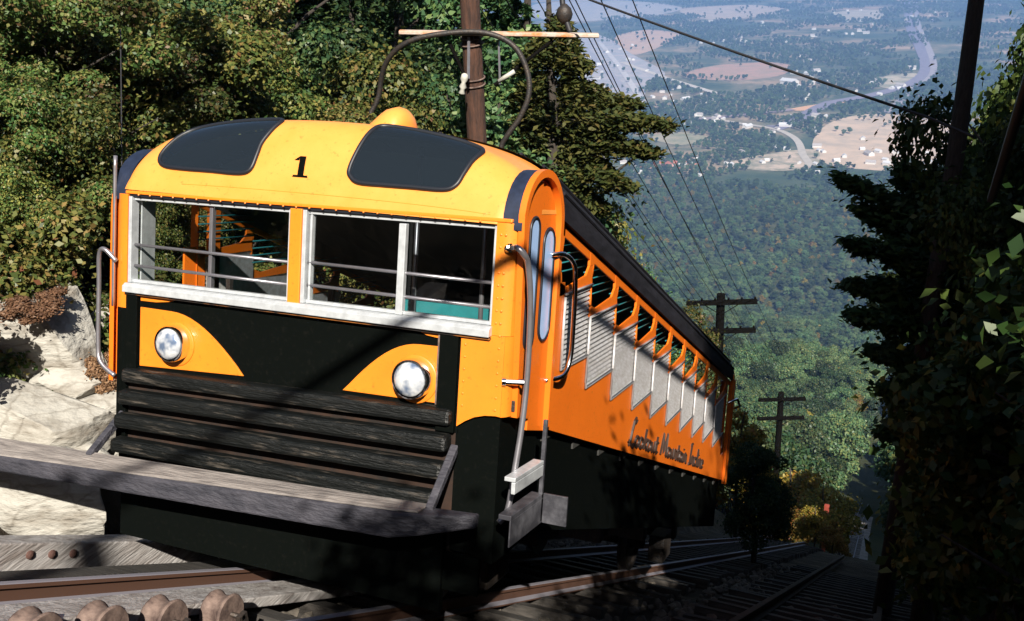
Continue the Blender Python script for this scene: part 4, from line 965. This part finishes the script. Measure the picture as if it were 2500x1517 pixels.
# ------------------------------------------------------------------ trees and shrubs
TOP = {k: max(v.co.z for v in cm.vertices) for k, (tm, cm) in PROTO.items()}
def grow(key, name, px, top, depth, label, cat='tree', group=None, wide=1.0, smin=.35, smax=3.2):
    p = at(px, top, depth); z = ground(p.x, p.y); h = p.z - z
    s = min(smax, max(smin, h/TOP[key]))
    return plant(key, name, p.x, p.y, s*wide, label, cat, group, z=z, sz=s)
GB = 'trees on the left bank'
LB = {'bank1': 'leafy olive green tree with yellowing sprays on the left bank', 'bank2': 'bushy green tree with yellow tinged leaves on the left bank', 'bank3': 'vine hung tree with brown and yellow leaves on the left bank',
      'ever1': 'dark evergreen tree on the left bank behind the car', 'ever2': 'dense dark green cedar on the left bank behind the car'}
for key, px, top, d, wd_ in (
    ('bank3', 40, -160, 10.5, 1.1), ('bank3', 190, -60, 11.5, 1.1), ('bank1', 330, -140, 12.5, 1.15), ('bank2', 90, 170, 9.6, 1.0), ('bank1', 250, 230, 10.6, .95),
    ('bank2', 430, 60, 13.5, 1.1), ('bank3', -60, 60, 9.5, 1.0), ('bank1', 480, 160, 12.8, 1.0), ('ever2', 560, -220, 16, 1.0), ('ever1', 690, -260, 17.5, 1.1),
    ('ever2', 800, -180, 18.5, 1.1), ('ever1', 900, -240, 19.5, 1.1), ('ever2', 1000, -160, 20, 1.1), ('ever1', 1110, -240, 21, 1.0), ('ever1', 1215, -170, 20, .9), ('ever2', 1160, 140, 17.5, 1.0),
    ('bank2', 620, 120, 15, 1.0), ('bank1', 760, 200, 15.5, .9), ('bank2', 950, 210, 16.5, .9), ('ever2', 1060, 130, 17.2, .9), ('ever2', 1270, 190, 18.5, .85), ('bank1', 1330, 420, 19, .8),
    ('bank1', 870, 60, 18, 1.0), ('bank1', 395, 430, 11.6, .8), ('bank2', 470, 455, 12.6, .75), ('bank1', 330, 470, 10.6, .7), ('bank2', 30, 380, 9.0, .9), ('bank3', 520, -60, 15, 1.0), ('ever1', 1310, 330, 22, .9), ('bank2', 1420, 520, 24, .7), ('ever2', 1550, 600, 30, .7),
    ('bank1', 1480, 590, 27, .7), ('bank2', 1640, 720, 36, .8), ('gold', 1785, 1000, 31, .8), ('ever2', 620, -300, 24, 1.3), ('bank1', 150, -300, 17, 1.5), ('bank2', 380, -320, 19, 1.5), ('ever2', 760, -330, 26, 1.4), ('ever1', 960, -330, 28, 1.4)):
    grow(key, {'b': 'bank_tree', 'e': 'evergreen_tree', 'g': 'golden_bush'}[key[0]], px, top, d, LB.get(key, 'golden leaved bush just beyond the rear of the car'), 'tree', GB, wd_)
# bough reaching out over the valley
grow('ever2', 'evergreen_tree', 1830, 1050, 20, 'dark shaded bush hiding the track behind the rear end of the car', 'bush', None, 1.0)
def bough_tree(name, trunk, limbs, depth, n, spread, size, m, label, cat='tree', group=None):
    b0 = at(trunk[0][0], trunk[0][1], depth); g0 = ground(b0.x, b0.y); e = empty(name, (b0.x, b0.y, g0), label=label, cat=cat, group=group); o = Vector((b0.x, b0.y, g0))
    tb = MB(); pts = [Vector((0,0,-.3))] + [at(x, y, depth) - o for x, y in trunk]; tb.tube(pts, [.16 - .13*i/(len(pts)-1) for i in range(len(pts))], 8)
    r_ = np.random.default_rng(len(limbs)*7+1); P = []; Nn = []
    for (x0, y0, x1, y1, dd) in limbs:
        a = at(x0, y0, depth) - o; c = at(x1, y1, depth + dd) - o; mid = a.lerp(c, .5) + Vector((0,0,.12*(c-a).length))
        L = [a*(1-t)**2 + mid*2*t*(1-t) + c*t*t for t in [i/8 for i in range(9)]]; tb.tube(L, [.045 - .038*i/8 for i in range(9)], 6)
        dr = (c-a).normalized(); sd = dr.cross(Vector((0,0,1))).normalized()
        for i in range(n):
            t = r_.random()**.75; q = a*(1-t)**2 + mid*2*t*(1-t) + c*t*t; tw = spread*(1.15-t*.8); k = round(r_.random()*16)/16
            off = sd*(r_.normal()*tw*.7) + dr*(abs(r_.normal())*.12) + Vector((0,0, r_.normal()*tw*.30 - abs(r_.normal())*tw*.40))
            P.append(tuple(q + off)); Nn.append((r_.normal()*.5, r_.normal()*.5, 1))
    obj('trunk', tb, M['bark'], e, smooth=True)
    link('crown', leaf_mesh('crown', np.array(P), unit(np.array(Nn)), size, m, r_, ratio=2.2), e)
bough_tree('pine_tree', [(1332,520),(1330,300),(1322,60),(1318,-60)], [(1332,300,1600,300,-.6),(1331,255,1520,250,.4),(1332,345,1565,365,-.3),(1332,395,1505,445,-.5),(1330,205,1430,215,.3),(1332,440,1440,490,0),(1328,130,1395,150,0),(1330,320,1480,330,.9),(1332,360,1450,400,.8),
    (1328,90,1260,150,0),(1331,250,1240,300,0),(1325,40,1372,90,0),(1331,300,1210,360,.3),(1330,180,1245,230,.2),(1332,410,1380,520,.4)], 17.5, 2600, .34, .062, M['leaf_pine'], 'pine reaching olive boughs out over the valley view beside the pole', 'tree', GB)
bough_tree('hemlock_tree', [(2265,1150),(2262,800),(2258,560),(2254,430)], [(2258,560,2032,436,.3),(2258,610,2085,515,.2),(2260,650,2060,590,-.4),(2260,720,2065,690,.2),(2261,800,2070,765,-.3),(2262,880,2125,850,.3),(2263,960,2145,940,0),(2264,1050,2150,1040,0),(2257,520,2180,420,.5),(2258,580,2340,520,0),(2260,700,2380,660,0),(2262,850,2390,840,0)], 12.5, 1900, .26, .06, M['leaf_shade'], 'black green hemlock with long boughs pointing left over the forest view', 'tree', 'trees on the right of the track')
rnd = random.Random(11)
SL = {'shrub1': 'low green and yellow shrub covering the left bank', 'shrub2': 'tangled brown green creeper mound on the left bank', 'shrub3': 'low tuft of dry russet brush on the left bank'}
n = 0; tries = 0
while n < 150 and tries < 4000:
    tries += 1
    x = -2.9 - 9*rnd.random()**1.2; y = rnd.uniform(-3.5, 17)
    if x > -3.4 and y < 3.2 and rnd.random() < .85: continue
    key = rnd.choice(['shrub1','shrub1','shrub2','shrub2','shrub3' if x > -5.5 else 'shrub1'])
    plant(key, {'1': 'bank_shrub', '2': 'creeper_mound', '3': 'dry_brush'}[key[-1]], x, y, rnd.uniform(.75, 1.35), SL[key], 'shrub', 'shrubs covering the left bank', stem='stem', crown='foliage', z=ground(x, y)-.06); n += 1
plant('shrub3', 'dry_brush', at(95,755,8.6).x, at(95,755,8.6).y, .50, 'russet heap of dry grass on top of the broad pale boulder', 'shrub', 'shrubs covering the left bank', z=at(95,770,8.6).z, sz=.28, stem='stem', crown='foliage')
plant('shrub3', 'dry_brush', at(262,900,8.9).x, at(262,900,8.9).y, .45, 'rusty dry brush seen between the car and its left grab rail', 'shrub', 'shrubs covering the left bank', z=at(262,950,8.9).z, stem='stem', crown='foliage')
# right side: trees down the track, plus unseen ones added to cast shade
RS = {'shade1': 'dark glossy leaved shrub in shade on the right of the track', 'shade2': 'tall dark leafy tree in shade on the right of the track', 'hemlock': 'dark hemlock with drooping boughs on the right of the track'}
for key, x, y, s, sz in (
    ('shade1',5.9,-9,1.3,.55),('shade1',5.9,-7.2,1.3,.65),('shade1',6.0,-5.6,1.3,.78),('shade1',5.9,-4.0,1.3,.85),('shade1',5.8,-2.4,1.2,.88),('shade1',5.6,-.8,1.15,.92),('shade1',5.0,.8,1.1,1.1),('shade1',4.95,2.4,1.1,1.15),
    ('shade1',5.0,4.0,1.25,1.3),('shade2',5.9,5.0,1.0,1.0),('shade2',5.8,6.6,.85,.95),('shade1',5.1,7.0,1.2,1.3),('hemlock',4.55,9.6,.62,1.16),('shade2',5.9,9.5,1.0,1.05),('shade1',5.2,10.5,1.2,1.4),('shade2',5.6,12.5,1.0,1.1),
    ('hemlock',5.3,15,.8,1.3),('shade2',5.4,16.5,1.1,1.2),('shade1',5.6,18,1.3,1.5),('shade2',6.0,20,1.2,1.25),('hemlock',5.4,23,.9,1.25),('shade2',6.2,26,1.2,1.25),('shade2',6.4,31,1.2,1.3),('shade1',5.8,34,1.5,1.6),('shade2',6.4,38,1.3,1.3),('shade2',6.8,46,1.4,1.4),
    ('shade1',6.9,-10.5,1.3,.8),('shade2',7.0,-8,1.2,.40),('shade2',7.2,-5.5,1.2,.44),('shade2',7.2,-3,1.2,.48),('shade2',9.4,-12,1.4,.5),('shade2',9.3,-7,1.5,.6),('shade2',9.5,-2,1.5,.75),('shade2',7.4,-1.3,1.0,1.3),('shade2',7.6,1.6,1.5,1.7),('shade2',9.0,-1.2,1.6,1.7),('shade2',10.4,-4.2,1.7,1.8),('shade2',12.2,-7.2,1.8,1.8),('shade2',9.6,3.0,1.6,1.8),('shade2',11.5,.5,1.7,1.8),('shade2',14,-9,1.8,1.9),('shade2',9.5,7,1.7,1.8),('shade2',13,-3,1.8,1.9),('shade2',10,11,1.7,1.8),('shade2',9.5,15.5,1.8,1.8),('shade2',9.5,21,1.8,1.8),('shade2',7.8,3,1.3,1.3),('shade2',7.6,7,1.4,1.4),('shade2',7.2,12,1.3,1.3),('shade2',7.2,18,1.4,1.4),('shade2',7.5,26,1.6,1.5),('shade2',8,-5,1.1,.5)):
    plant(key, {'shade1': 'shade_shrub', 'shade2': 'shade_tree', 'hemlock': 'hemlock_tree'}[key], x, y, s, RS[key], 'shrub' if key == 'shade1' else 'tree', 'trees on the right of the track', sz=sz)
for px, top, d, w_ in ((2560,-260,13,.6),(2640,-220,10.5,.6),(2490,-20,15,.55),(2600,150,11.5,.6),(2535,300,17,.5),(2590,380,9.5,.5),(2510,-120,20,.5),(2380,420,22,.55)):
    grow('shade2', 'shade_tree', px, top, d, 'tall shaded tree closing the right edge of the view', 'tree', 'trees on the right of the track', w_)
# leaning trunk at the top right
lt = at(2300, 372, 11.5); lb = at(2352, -20, 11.0); gr = ground(lt.x+.35, lt.y)
e_ = empty('leaning_tree', (lt.x-.25, lt.y, ground(lt.x-.25, lt.y)), label='tree with a bare dark leaning trunk at the upper right edge', cat='tree')
o_ = Vector(e_.location); b = MB(); ext = lb + (lb-lt)*.9
b.tube([(0,0,-.3), (lt-o_)*.5, lt-o_, lb-o_, ext-o_], [.13,.115,.10,.085,.05], 10); obj('trunk', b, M['bark'], e_, smooth=True)
cme = crown_mesh('crown', 55, 1.0, 1.2, 0, 16, 6000, .07, M['leaf_shade'])
co = link('crown', cme, e_); co.location = ext - o_ + Vector((.4,.3,.0))
# golden bushes at the foot of the visible track
for px, top, d, s in ((1965,1225,56,1.0),(2010,1260,52,.9),(1985,1180,75,1.1),(1935,1230,70,1.0),(2025,1290,85,1.0),(1900,1130,80,1.2)):
    grow('gold', 'golden_bush', px, top, d, 'golden autumn bush where the track drops out of sight', 'bush', 'golden bushes down the track', s)

# woods on the slope below
rng = np.random.default_rng(17)
def sight(x, y, z):
    p = Vector((x, y, z)) - CAMLOC; dd = p.dot(FWD)
    return (p.dot(RIGHT)/dd*2387.9 + 1250, p.dot(DOWN)/dd*2387.9 + 758.5, dd) if dd > 1 else (9e9, 9e9, dd)
cand = []
y = 48.0
while y < 1800:
    step = 5.2 + y*.0045
    half = 30 + y*.33
    x = -half - y*.28
    while x < half*.9:
        xx = x + rng.uniform(-.45,.45)*step; yy = y + rng.uniform(-.45,.45)*step
        x += step
        if abs(xx - xc(yy) - .5) < 5.5 and yy < 450: continue
        zz = ground(xx, yy); px, py, dd = sight(xx, yy, zz + 9)
        if dd < 80 and 1690 < px < 2080: continue
        if -80 < px < 2580 and py < 1560: cand.append((dd, xx, yy, zz))
    y += step
cand.sort()
GW = 'woodland trees down the slope'
keys = ['wood1','wood2','wood3','wood1','wood2','wood3','wood4','wood2']
NI = 150
vis = [c for c in cand if sight(c[1], c[2], c[3]+9)[0] > 1250]
ind = set(id(c) for c in vis[:NI])
woods = []
for c in vis[:NI]:
    key = keys[rng.integers(len(keys))]; s = rng.uniform(.62, 1.12)
    o = plant(key, 'woodland_tree', c[1], c[2], s, 'autumn gold woodland tree on the slope below the track' if key == 'wood4' else 'rounded green woodland tree on the slope below the track', 'tree', GW)
rest = [c for c in cand if id(c) not in ind]

def scatter(name, pts, scales, crowns, label, cat, seed):
    me = bpy.data.meshes.new(name); me.vertices.add(len(pts)); me.vertices.foreach_set('co', np.array(pts, np.float32).ravel())
    at_ = me.attributes.new('size', 'FLOAT', 'POINT'); at_.data.foreach_set('value', np.array(scales, np.float32)); me.update()
    o = bpy.data.objects.new(name, me); COL.objects.link(o)
    g = bpy.data.node_groups.new(name + '_nodes', 'GeometryNodeTree')
    g.interface.new_socket('Geometry', in_out='INPUT', socket_type='NodeSocketGeometry'); g.interface.new_socket('Geometry', in_out='OUTPUT', socket_type='NodeSocketGeometry')
    N = g.nodes; gi = N.new('NodeGroupInput'); go = N.new('NodeGroupOutput'); io = N.new('GeometryNodeInstanceOnPoints'); jg = N.new('GeometryNodeJoinGeometry')
    for c in crowns:
        oi = N.new('GeometryNodeObjectInfo'); oi.transform_space = 'ORIGINAL'; oi.inputs['Object'].default_value = c; oi.inputs['As Instance'].default_value = True
        g.links.new(oi.outputs['Geometry'], jg.inputs[0])
    rv = N.new('FunctionNodeRandomValue'); rv.data_type = 'FLOAT_VECTOR'; rv.inputs['Min'].default_value = (0,0,0); rv.inputs['Max'].default_value = (.08,.08,6.28); rv.inputs['Seed'].default_value = seed
    na = N.new('GeometryNodeInputNamedAttribute'); na.data_type = 'FLOAT'; na.inputs['Name'].default_value = 'size'
    ri = N.new('FunctionNodeRandomValue'); ri.data_type = 'INT'; ri.inputs[4].default_value = 0; ri.inputs[5].default_value = len(crowns)-1; ri.inputs['Seed'].default_value = seed+5
    g.links.new(gi.outputs[0], io.inputs['Points']); g.links.new(jg.outputs[0], io.inputs['Instance']); io.inputs['Pick Instance'].default_value = True
    g.links.new(ri.outputs[2], io.inputs['Instance Index']); g.links.new(rv.outputs[0], io.inputs['Rotation']); g.links.new(na.outputs[0], io.inputs['Scale']); g.links.new(io.outputs[0], go.inputs[0])
    md = o.modifiers.new('scatter', 'NODES'); md.node_group = g
    return tag(o, label, cat, kind='stuff')
def first_crown(key):
    cm = PROTO[key][1]
    for o in bpy.data.objects:
        if o.type == 'MESH' and o.data == cm: return o
CR = [c for c in (first_crown(k) for k in ('wood1','wood2','wood3','wood4')) if c]
scatter('slope_forest', [(c[1], c[2], c[3]) for c in rest], rng.uniform(.62, 1.35, len(rest)), CR[:3]*3 + CR[3:], 'dense green forest covering the mountain slope below', 'forest', 3)

# ------------------------------------------------------------------ valley floor: fields, roads, town, woods
def vz(px, py, up=.4):
    u = (px*K - 1250)/2387.9; v = (py*K - 758.5)/2387.9; dr = FWD + RIGHT*u + DOWN*v
    return CAMLOC + dr*((ZV - .30 + up - CAMLOC.z)/dr.z)
def field(name, poly, col, col2, up, sub=True):
    P = [vz(x, y, up) for x, y in poly]
    P = spline([tuple(p) for p in P], 4); c = sum(P, Vector())/len(P)
    mb = MB(); mb.add([(p.x, p.y, ZV - .30 + up) for p in P], [tuple(range(len(P)))])
    m = mat(name + '_soil', col, .95, col2=col2, vscale=.02, thresh=(.4,.62))
    return tag(obj(name, mb, m), kind='structure')
FIELDS = [[(1955,345),(1990,300),(2060,278),(2150,275),(2240,290),(2310,310),(2310,395),(2200,412),(2080,408),(1990,395)],
          [(1640,182),(1720,158),(1850,150),(1905,160),(1870,184),(1740,194)], [(1480,88),(1560,72),(1640,84),(1590,112),(1530,132),(1490,120)],
          [(1330,92),(1440,84),(1520,130),(1600,175),(1560,200),(1540,245),(1440,252),(1370,235),(1400,190),(1350,140)], [(1290,10),(1500,2),(1640,18),(1560,40),(1380,52),(1290,40)],
          [(1640,22),(1800,12),(1900,24),(1830,40),(1690,46)], [(2010,30),(2110,24),(2130,42),(2040,52)], [(1895,264),(1960,252),(2030,244),(2020,252),(1940,266)],
          [(1750,395),(1840,372),(1960,360),(1960,400),(1850,412)], [(1560,330),(1640,318),(1700,330),(1640,350)], [(2100,190),(2200,176),(2230,196),(2140,214)]]
FC = [((.50,.37,.27),(.36,.29,.22)), ((.38,.22,.16),(.28,.20,.14)), ((.46,.30,.21),(.38,.27,.2)), ((.36,.32,.33),(.24,.26,.28)), ((.38,.33,.30),(.26,.26,.25)), ((.42,.33,.26),(.3,.25,.2)), ((.4,.34,.27),(.28,.26,.2)), ((.55,.30,.16),(.48,.30,.18)), ((.46,.36,.28),(.14,.15,.10)), ((.30,.26,.18),(.16,.17,.10)), ((.40,.34,.26),(.2,.2,.14))]
for i, (f, c) in enumerate(zip(FIELDS, FC)): field('field', f, c[0], c[1], .5 + .05*i)
def road(name, pts, width, col, up):
    P = spline([tuple(vz(x, y, up)) for x, y in pts], 6)[:-6]; mb = MB(); vs = []
    for i, p in enumerate(P):
        t = (P[min(i+1, len(P)-1)] - P[max(i-1, 0)]); t.z = 0; t.normalize(); n_ = Vector((-t.y, t.x, 0)); vs += [p + n_*width/2, p - n_*width/2]
    mb.add(vs, [(2*i, 2*i+1, 2*i+3, 2*i+2) for i in range(len(P)-1)]); return tag(obj(name, mb, mat(name + '_surface', col, .9, var=.2, vscale=.05)), kind='structure')
road('valley_road', [(1700,290),(1800,300),(1870,312),(1915,335),(1930,368),(1925,395)], 16, (.42,.38,.33), 1.4)
road('valley_road', [(1500,150),(1580,180),(1660,205),(1720,222)], 22, (.48,.44,.40), 1.5)
road('valley_road', [(1400,110),(1460,170),(1500,215),(1525,250)], 26, (.30,.29,.33), 1.6)
road('valley_road', [(1440,100),(1490,160),(1530,220),(1550,250)], 20, (.46,.44,.45), 1.7)
road('railway_line', [(2172,5),(2188,60),(2212,110),(2228,150),(2222,180),(2180,205),(2100,228),(2000,246),(1890,266)], 40, (.20,.18,.24), 1.8)
road('railway_line', [(2198,5),(2210,60),(2232,110),(2246,150),(2242,182),(2200,212),(2120,236)], 22, (.30,.27,.30), 1.9)
road('valley_road', [(1560,270),(1680,285),(1780,276),(1900,262)], 26, (.28,.22,.24), 2.0)
def inside(x, y, poly):
    c = False; n = len(poly)
    for i in range(n):
        (x0, y0), (x1, y1) = poly[i], poly[i-1]
        if (y0 > y) != (y1 > y) and x < (x1-x0)*(y-y0)/(y1-y0)+x0: c = not c
    return c
FW = [[(vz(*p).x, vz(*p).y) for p in f] for f in FIELDS]
ROADS = [[(1700,290),(1800,300),(1870,312),(1915,335),(1930,368)],[(1500,150),(1580,180),(1660,205),(1720,222)],[(2172,5),(2188,60),(2212,110),(2228,150),(2222,180),(2180,205),(2100,228),(2000,246),(1890,266)]]
RW = [[vz(*p) for p in spline([(a,b,0) for a,b in r], 5)[:-5]] if False else [vz(p.x, p.y) for p in spline([(a,b,0) for a,b in r], 5)[:-5]] for r in ROADS]
def nz(x, y):
    return (math.sin(x*.0061+1.3)*math.sin(y*.0043+.4) + .7*math.sin(x*.013-y*.007+2.1) + .5*math.sin(x*.021+y*.016) + .45*math.sin(x*.043-y*.031+.7) + .5*math.sin(x*.003+2)*math.sin(y*.0021+1))
pts = []; scl = []
d_ = 1730.0
while d_ < 8600:
    stp = 5.6 + d_*.0027
    n_ = int(d_*.50/stp)
    for i in range(n_):
        ang = -.315 + .45*(i + rng.uniform(-.5,.5))/n_ + .0
        dd = d_ + rng.uniform(-.5,.5)*stp*1.6
        x = CAMLOC.x + dd*math.sin(ang); yv = CAMLOC.y + dd*math.cos(ang)
        v = nz(x, yv) + rng.normal()*.22 + (.6 if dd < 2100 else 0)
        if v < -.20: continue
        if any(inside(x, yv, f) for f in FW) and rng.random() < .93: continue
        if any(min((p.x-x)**2 + (p.y-yv)**2 for p in r) < (28 + dd*.004)**2 for r in RW): continue
        pts.append((x, yv, ZV - .3 - 1.5)); scl.append(rng.uniform(.75,1.15)*(1 + dd*.00010))
    d_ += stp*1.5
scatter('valley_woods', pts, scl, CR[:3], 'patches of woodland across the valley floor', 'woods', 9)
# houses
def house_mesh(wd_, ln, h, wall, roof_):
    me = bpy.data.meshes.new('house'); a, b = wd_/2, ln/2; r = h + wd_*.32
    V = [(-a,-b,-1),(a,-b,-1),(a,b,-1),(-a,b,-1),(-a,-b,h),(a,-b,h),(a,b,h),(-a,b,h),(0,-b,r),(0,b,r),(-a*1.1,-b*1.05,h-.2),(a*1.1,-b*1.05,h-.2),(a*1.1,b*1.05,h-.2),(-a*1.1,b*1.05,h-.2),(0,-b*1.05,r+.2),(0,b*1.05,r+.2)]
    F = [(0,1,5,4),(1,2,6,5),(2,3,7,6),(3,0,4,7),(4,5,8),(6,7,9),(11,12,15,14),(13,10,14,15)]
    me.from_pydata(V, [], F); me.materials.append(wall); me.materials.append(roof_)
    for i in (6, 7): me.polygons[i].material_index = 1
    me.update(); return me
M['whiteroof'] = mat('pale_metal_roof', (.55,.55,.56), .6, var=.2)
HM = [house_mesh(11,15,5,M['white'],M['whiteroof']), house_mesh(14,24,6,M['white'],M['houseroof']), house_mesh(20,46,8,M['white'],M['whiteroof'])]
HR = [house_mesh(18,40,9,M['pink'],M['redroof']), house_mesh(14,26,7,M['pink'],M['redroof'])]
HL = ['tiny white house with a pale roof in the valley', 'small white house with a grey roof in the valley', 'long white building with a pale roof in the valley']
zones = [(1340,1560,100,250,30),(1560,1760,205,300,26),(1660,2000,40,110,30),(1880,2200,130,240,30),(1780,1990,280,410,26),(1960,2300,330,420,22),(2000,2300,5,90,24),(1500,1760,380,425,14)]
for (x0,x1,y0,y1,cnt) in zones:
    for i in range(cnt):
        px, py = rng.uniform(x0,x1), rng.uniform(y0,y1); p = vz(px, py, .3); k2 = int(rng.choice(3, p=[.58,.36,.06]))
        o = link('house', HM[k2]); o.location = p; o.rotation_euler = (0,0,rng.uniform(0,3.14)); s = rng.uniform(.55,.95)*(1.0 if p.y < 3000 else 1.25); o.scale = (s,s,s)
        tag(o, HL[k2], 'house', 'houses scattered over the valley floor')
for px, py, k2 in ((1570,402,0),(1590,398,1),(1612,404,0),(1632,400,0),(1652,398,1),(1668,406,0),(1550,408,1),(1640,410,1)):
    o = link('house', HR[k2]); o.location = vz(px, py, .3); o.rotation_euler = (0,0,rng.uniform(0,3.14)); s = rng.uniform(.6,.85); o.scale = (s,s,s)
    tag(o, 'pink walled building with a red roof at the foot of the mountain', 'house', 'red roofed buildings at the foot of the mountain')

# ------------------------------------------------------------------ air
hz = MB(); hz.box((-5600, -80, ZV-5), (5600, 10400, 26)); hm = bpy.data.materials.new('haze_air'); hm.use_nodes = True; t = hm.node_tree; t.nodes.remove(t.nodes['Principled BSDF'])
pv = t.nodes.new('ShaderNodeVolumePrincipled'); pv.inputs['Color'].default_value = (.28,.51,1.0,1); pv.inputs['Density'].default_value = 1.4e-4; pv.inputs['Anisotropy'].default_value = 0
t.links.new(pv.outputs[0], t.nodes['Material Output'].inputs['Volume'])
tag(obj('haze', hz, hm), kind='stuff')

# say which one: order along the bank or down the slope
ORD = ['first','second','third','fourth','fifth','sixth','seventh','eighth','ninth','tenth','eleventh','twelfth','thirteenth','fourteenth','fifteenth','sixteenth','seventeenth','eighteenth','nineteenth','twentieth']
def ordered(group, key, phrase):
    by = {}
    for o in bpy.data.objects:
        if o.parent is None and o.get('group') == group: by.setdefault(o['label'], []).append(o)
    for lab, os_ in by.items():
        if len(os_) < 2: continue
        for i, o in enumerate(sorted(os_, key=key)):
            if i < len(ORD): o['label'] = ORD[i] + ' ' + lab.split(' on the ')[0].split(' behind ')[0].split(' closing ')[0].split(' where ')[0] + phrase
def px_of(o):
    q = o.matrix_basis.translation; return sight(q.x, q.y, q.z + 2)[0]
ordered('trees on the left bank', px_of, ' from the left edge on the bank')
ordered('trees on the right of the track', lambda o: o.matrix_basis.translation.y, ' down the right side of the track')
ordered('golden bushes down the track', px_of, ' from the left')
